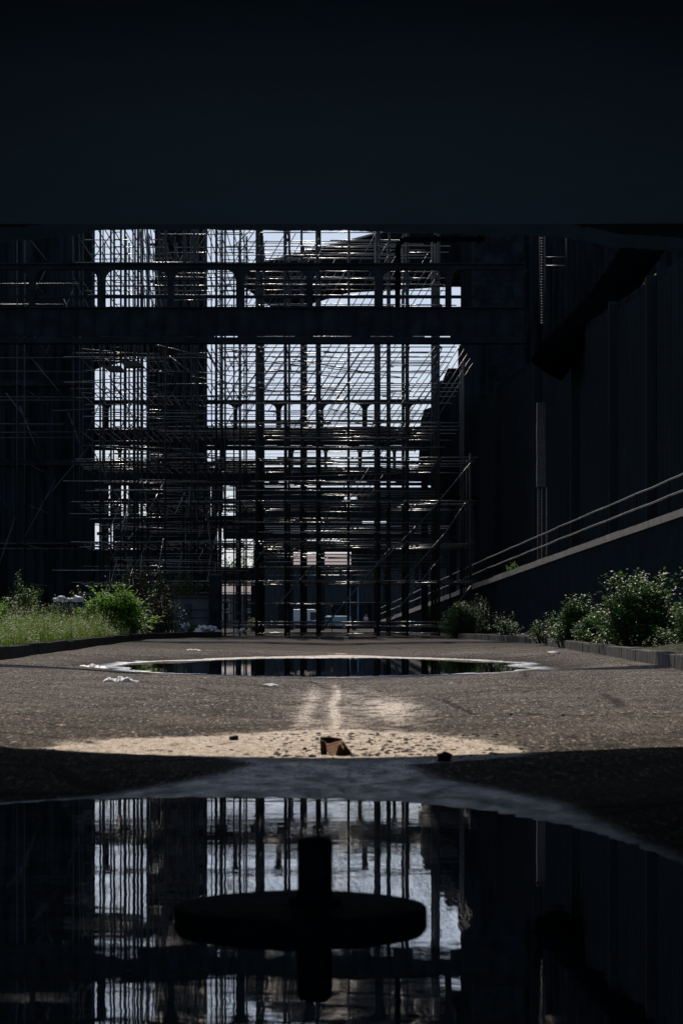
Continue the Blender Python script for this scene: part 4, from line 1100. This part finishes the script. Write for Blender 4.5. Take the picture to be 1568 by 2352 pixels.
def bush(name, lab, cat, base, h, w_, dep, nst, nlv, ln, m, seed, group=None, droop=.3, tall=None):
    rr = random.Random(seed); t = thing(name, lab, cat, base, group); lf = MB(); stm = MB(); B = Vector(base)
    for k in range(nst):
        fx = rr.gauss(0, .42); fy = rr.gauss(0, .42); fx = max(-1, min(1, fx)); fy = max(-1, min(1, fy))
        edge_ = min(1, math.hypot(fx, fy)); hh = h * (1 - .55 * edge_ ** 2) * rr.uniform(.62, 1.0)
        if tall and rr.random() < .06: hh = h * rr.uniform(1.0, tall)
        p0 = B + Vector((fx * w_ * .22 + rr.uniform(-.1, .1) * w_, fy * dep * .22, 0)); p3 = B + Vector((fx * w_ / 2, fy * dep / 2, hh))
        p1 = p0.lerp(p3, .4) + Vector((0, 0, hh * .16)); pts = []
        for i in range(7):
            f = i / 6; pts.append(p0.lerp(p1, f).lerp(p1.lerp(p3, f), f))
        stm.path(pts, [.014 * (1 - .8 * i / 6) * (1 + h / 3) for i in range(7)], 5)
        tone0 = rr.uniform(.15, .85)
        for i in range(nlv):
            f = rr.uniform(.12, 1.0) ** .8; j = min(5, int(f * 6)); p = pts[j].lerp(pts[j + 1], f * 6 - j); ax = (pts[j + 1] - pts[j]).normalized()
            a = rr.uniform(0, 6.28); out = Vector((math.cos(a), math.sin(a), rr.uniform(-.25, .7) - droop * .3)); 
            tw = rr.uniform(0, .22) * (1 - .5 * f) * (w_ / 2.4); pp = p + Vector((math.cos(a) * tw, math.sin(a) * tw, rr.uniform(-.04, .08)))
            if pp.z < B.z: continue
            d = out * .8 + ax * .6 - Vector((0, 0, droop * rr.random())); sz = ln * rr.uniform(.6, 1.25)
            leaf(lf, pp, d, Vector((rr.uniform(-.4, .4), rr.uniform(-.4, .4), 1)), sz, sz * rr.uniform(.38, .55), max(0, min(1, tone0 + rr.uniform(-.25, .25))))
    stm.build('stem', M['stem'], t); lf.build('foliage', m, t, tone=True)
    return t


def Pg(px, py, Y): p = P(px, py, Y); return (p.x, Y, p.z)


G = 'shrubs growing along the yard edges'
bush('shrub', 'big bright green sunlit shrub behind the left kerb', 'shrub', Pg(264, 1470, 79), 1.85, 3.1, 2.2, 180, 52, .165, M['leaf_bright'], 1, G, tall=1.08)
bush('shrub', 'tall thin shrub rising behind the low black wall at the left edge', 'shrub', Pg(60, 1410, 84), 1.15, 2.1, 1.2, 46, 26, .11, M['leaf_grey'], 2, G, tall=1.45)
bush('shrub', 'shrub cut by the left edge of the frame above the weeds', 'shrub', Pg(-8, 1478, 62), 1.25, 1.3, 1.2, 80, 40, .09, M['leaf_bright'], 3, G)
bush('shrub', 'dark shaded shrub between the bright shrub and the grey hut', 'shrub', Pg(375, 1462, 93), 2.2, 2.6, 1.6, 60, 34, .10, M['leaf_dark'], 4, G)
bush('shrub', 'thin dark sapling behind the white bags', 'shrub', Pg(180, 1412, 88), 1.25, 1.0, .8, 16, 20, .10, M['leaf_dark'], 5, G)
bush('shrub', 'low green plants beside the white rubble bags', 'shrub', Pg(440, 1455, 97), .6, 1.6, 1.0, 40, 26, .07, M['weed'], 6, G)
bush('shrub', 'low green plants under the left foot of the open scaffold', 'shrub', Pg(583, 1452, 124), .9, 1.6, 1.2, 30, 24, .10, M['weed'], 16, G)
bush('climbing_plant', 'green climber spreading through the left scaffold tubes', 'climber', Pg(330, 1400, 105), 2.4, 5.2, 1.4, 90, 30, .10, M['leaf_dark'], 7)
bush('climbing_plant', 'small climber with pale leaves on the scaffold above the hut', 'climber', Pg(425, 1380, 104), 1.4, 2.6, 1.0, 40, 24, .09, M['weed'], 8)
bush('shrub', 'largest grey green shrub over the right kerb', 'shrub', Pg(1470, 1508, 46), 1.62, 2.5, 2.0, 230, 62, .11, M['leaf_grey'], 9, G, tall=1.12)
bush('shrub', 'shrub cut by the right edge of the frame over the kerb', 'shrub', Pg(1600, 1512, 44), 1.4, 1.6, 1.6, 110, 50, .085, M['leaf_grey'], 19, G, tall=1.1)
bush('shrub', 'low leafy shrub filling the gap between the two tallest right shrubs', 'shrub', Pg(1385, 1494, 53), 1.0, 1.8, 1.4, 110, 46, .10, M['leaf_grey'], 23, G, tall=1.4)
bush('shrub', 'low dense foliage hanging over the right kerb under the largest shrub', 'shrub', Pg(1490, 1499, 47.5), .62, 2.2, .7, 110, 40, .09, M['leaf_grey'], 24, G, tall=1.3)
bush('shrub', 'slender pointed shrub left of the largest right shrub', 'shrub', Pg(1318, 1488, 57), 1.25, 1.4, 1.2, 120, 44, .105, M['leaf_grey'], 10, G, tall=1.15)
bush('shrub', 'low spreading shrub at the end of the right kerb', 'shrub', Pg(1262, 1478, 64), .75, 1.5, 1.2, 50, 26, .085, M['leaf_grey'], 11, G, tall=1.3)
bush('shrub', 'green shrub at the right foot of the scaffold with yellow lit top', 'shrub', Pg(1062, 1466, 90), 1.55, 2.0, 1.6, 130, 50, .11, M['leaf_grey'], 12, G)
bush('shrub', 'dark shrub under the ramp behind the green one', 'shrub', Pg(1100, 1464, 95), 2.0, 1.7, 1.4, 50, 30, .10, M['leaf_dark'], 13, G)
bush('shrub', 'small grey shrub in the dark under the ramp', 'shrub', Pg(1160, 1462, 80), .75, 1.3, 1.0, 30, 26, .085, M['leaf_grey'], 14, G, tall=1.25)
bush('shrub', 'bright yellow green shrub glowing behind the scaffold foot', 'shrub', Pg(985, 1454, 130), 1.7, 1.3, 1.6, 40, 34, .13, M['leaf_bright'], 15, G)
bush('shrub', 'tiny plant tuft on the concrete ramp edge', 'shrub', Pg(1178, 1318, 107), .5, .8, .5, 16, 20, .09, M['leaf_bright'], 17, G)

wd = MB(); rr = random.Random(77)
for k in range(9500):
    Y = rr.uniform(37, 78); xk = lerp_tab([(20, -5.4), (38, -6.0), (60, -6.75), (78, -7.25), (90, -7.5)], Y); X = xk - .25 - rr.random() ** 1.3 * 5.5
    if X < -.165 * Y - .5 or vn(X * 1.4 + 9, Y * .5) < .22 + .2 * rr.random(): continue
    h = rr.uniform(.25, .85) * (.55 + 1.0 * vn(X * 1.1, Y * .45 + 3)) * (.55 + .45 * abs(math.sin(X * 2.1 + Y * .7))); z = .14; p = Vector((X, Y, z)); lean = Vector((rr.uniform(-.25, .25), rr.uniform(-.25, .25), 1)).normalized()
    n = rr.randint(4, 8); tn = rr.random()
    if rr.random() < .05: h *= 1.5; n = 11
    e = p + lean * h; sd_ = Vector((.006, 0, 0)); wd.face([p - sd_, p + sd_, e], 0, tn)
    for i in range(n):
        a = rr.uniform(0, 6.28); leaf(wd, p + lean * h * rr.uniform(.3, 1), Vector((math.cos(a), math.sin(a), rr.uniform(-.1, .8))), Vector((0, 0, 1)), rr.uniform(.05, .10), rr.uniform(.022, .04), max(0, min(1, tn + rr.uniform(-.3, .3))))
for k in range(300):
    Y = rr.uniform(32, 68); xk = lerp_tab([(20, 4.3), (30.7, 4.8), (46, 5.45), (64, 6.0), (70, 6.1)], Y); X = xk + .2 + rr.random() ** 1.5 * 3
    h = rr.uniform(.08, .3); p = Vector((X, Y, .14)); lean = Vector((rr.uniform(-.25, .25), rr.uniform(-.25, .25), 1)).normalized(); tn = rr.random() * .6
    for i in range(6):
        a = rr.uniform(0, 6.28); leaf(wd, p + lean * h * rr.uniform(.2, 1), Vector((math.cos(a), math.sin(a), rr.uniform(-.1, .8))), Vector((0, 0, 1)), rr.uniform(.035, .07), .025, tn)
o = wd.build('weeds', M['weed'], tone=True, kind='stuff'); o['label'] = 'rough sunlit weeds and grass behind the kerbs'; o['category'] = 'weeds'


def tree(px, pt, Y, w_, lab, seed, n=2600, m='leaf_dark', ln=.35, zb=0.0):
    rr = random.Random(seed); x = XX(px, Y); h = ZZ(pt, Y); t = thing('tree', lab, 'tree', (x, Y, zb), 'trees beyond the plant')
    mb = MB().path([(x, Y, zb - .1), (x + .1, Y, h * .3), (x - .1, Y, h * .6), (x, Y, h * .85)], [.24, .2, .13, .05], 8)
    cl = []
    for k in range(16):
        a = rr.uniform(0, 6.28); r = rr.uniform(.2, .8) * w_ / 2; c_ = Vector((x + r * math.cos(a), Y + r * math.sin(a), h * rr.uniform(.42, .93))); cl.append((c_, rr.uniform(.5, 1) * w_ * .2, rr.random()))
        mb.path([(x, Y, c_.z - .8 - .1 * h), tuple((Vector((x, Y, c_.z)) + c_) / 2), tuple(c_)], [.09, .06, .02], 5)
    mb.build('trunk', M['stem'], t)
    lf = MB()
    for k in range(n):
        c_, r, tn = rr.choice(cl); d = Vector((rr.gauss(0, 1), rr.gauss(0, 1), rr.gauss(0, .8))); d.normalize(); p = c_ + d * r * rr.random() ** .4
        leaf(lf, p, Vector((rr.uniform(-1, 1), rr.uniform(-1, 1), rr.uniform(-.6, .4))), Vector((rr.uniform(-.5, .5), rr.uniform(-.5, .5), 1)), ln * rr.uniform(.6, 1.2), ln * .5, max(0, min(1, tn + rr.uniform(-.2, .2))))
    lf.build('crown', M[m], t, tone=True); return t


tree(545, 1268, 310, 7, 'far tree just left of the thick scaffold uprights', 31, m='leaf_bright')
tree(655, 1278, 345, 7, 'far tree left of the larger tiled house', 32)
tree(236, 1262, 300, 7, 'leftmost far tree beside the left plant building', 33)
tree(300, 1275, 310, 8, 'far tree below the gap left of the dark tower', 34)
tree(395, 1255, 320, 9, 'far tree standing behind the dark tower', 35)
tree(470, 1262, 315, 8, 'far tree right of the dark tower', 36)
tree(1510, 566, 100, 4.2, 'tall tree whose lit leaves peep over the oven building', 37, m='leaf_bright', ln=.2)
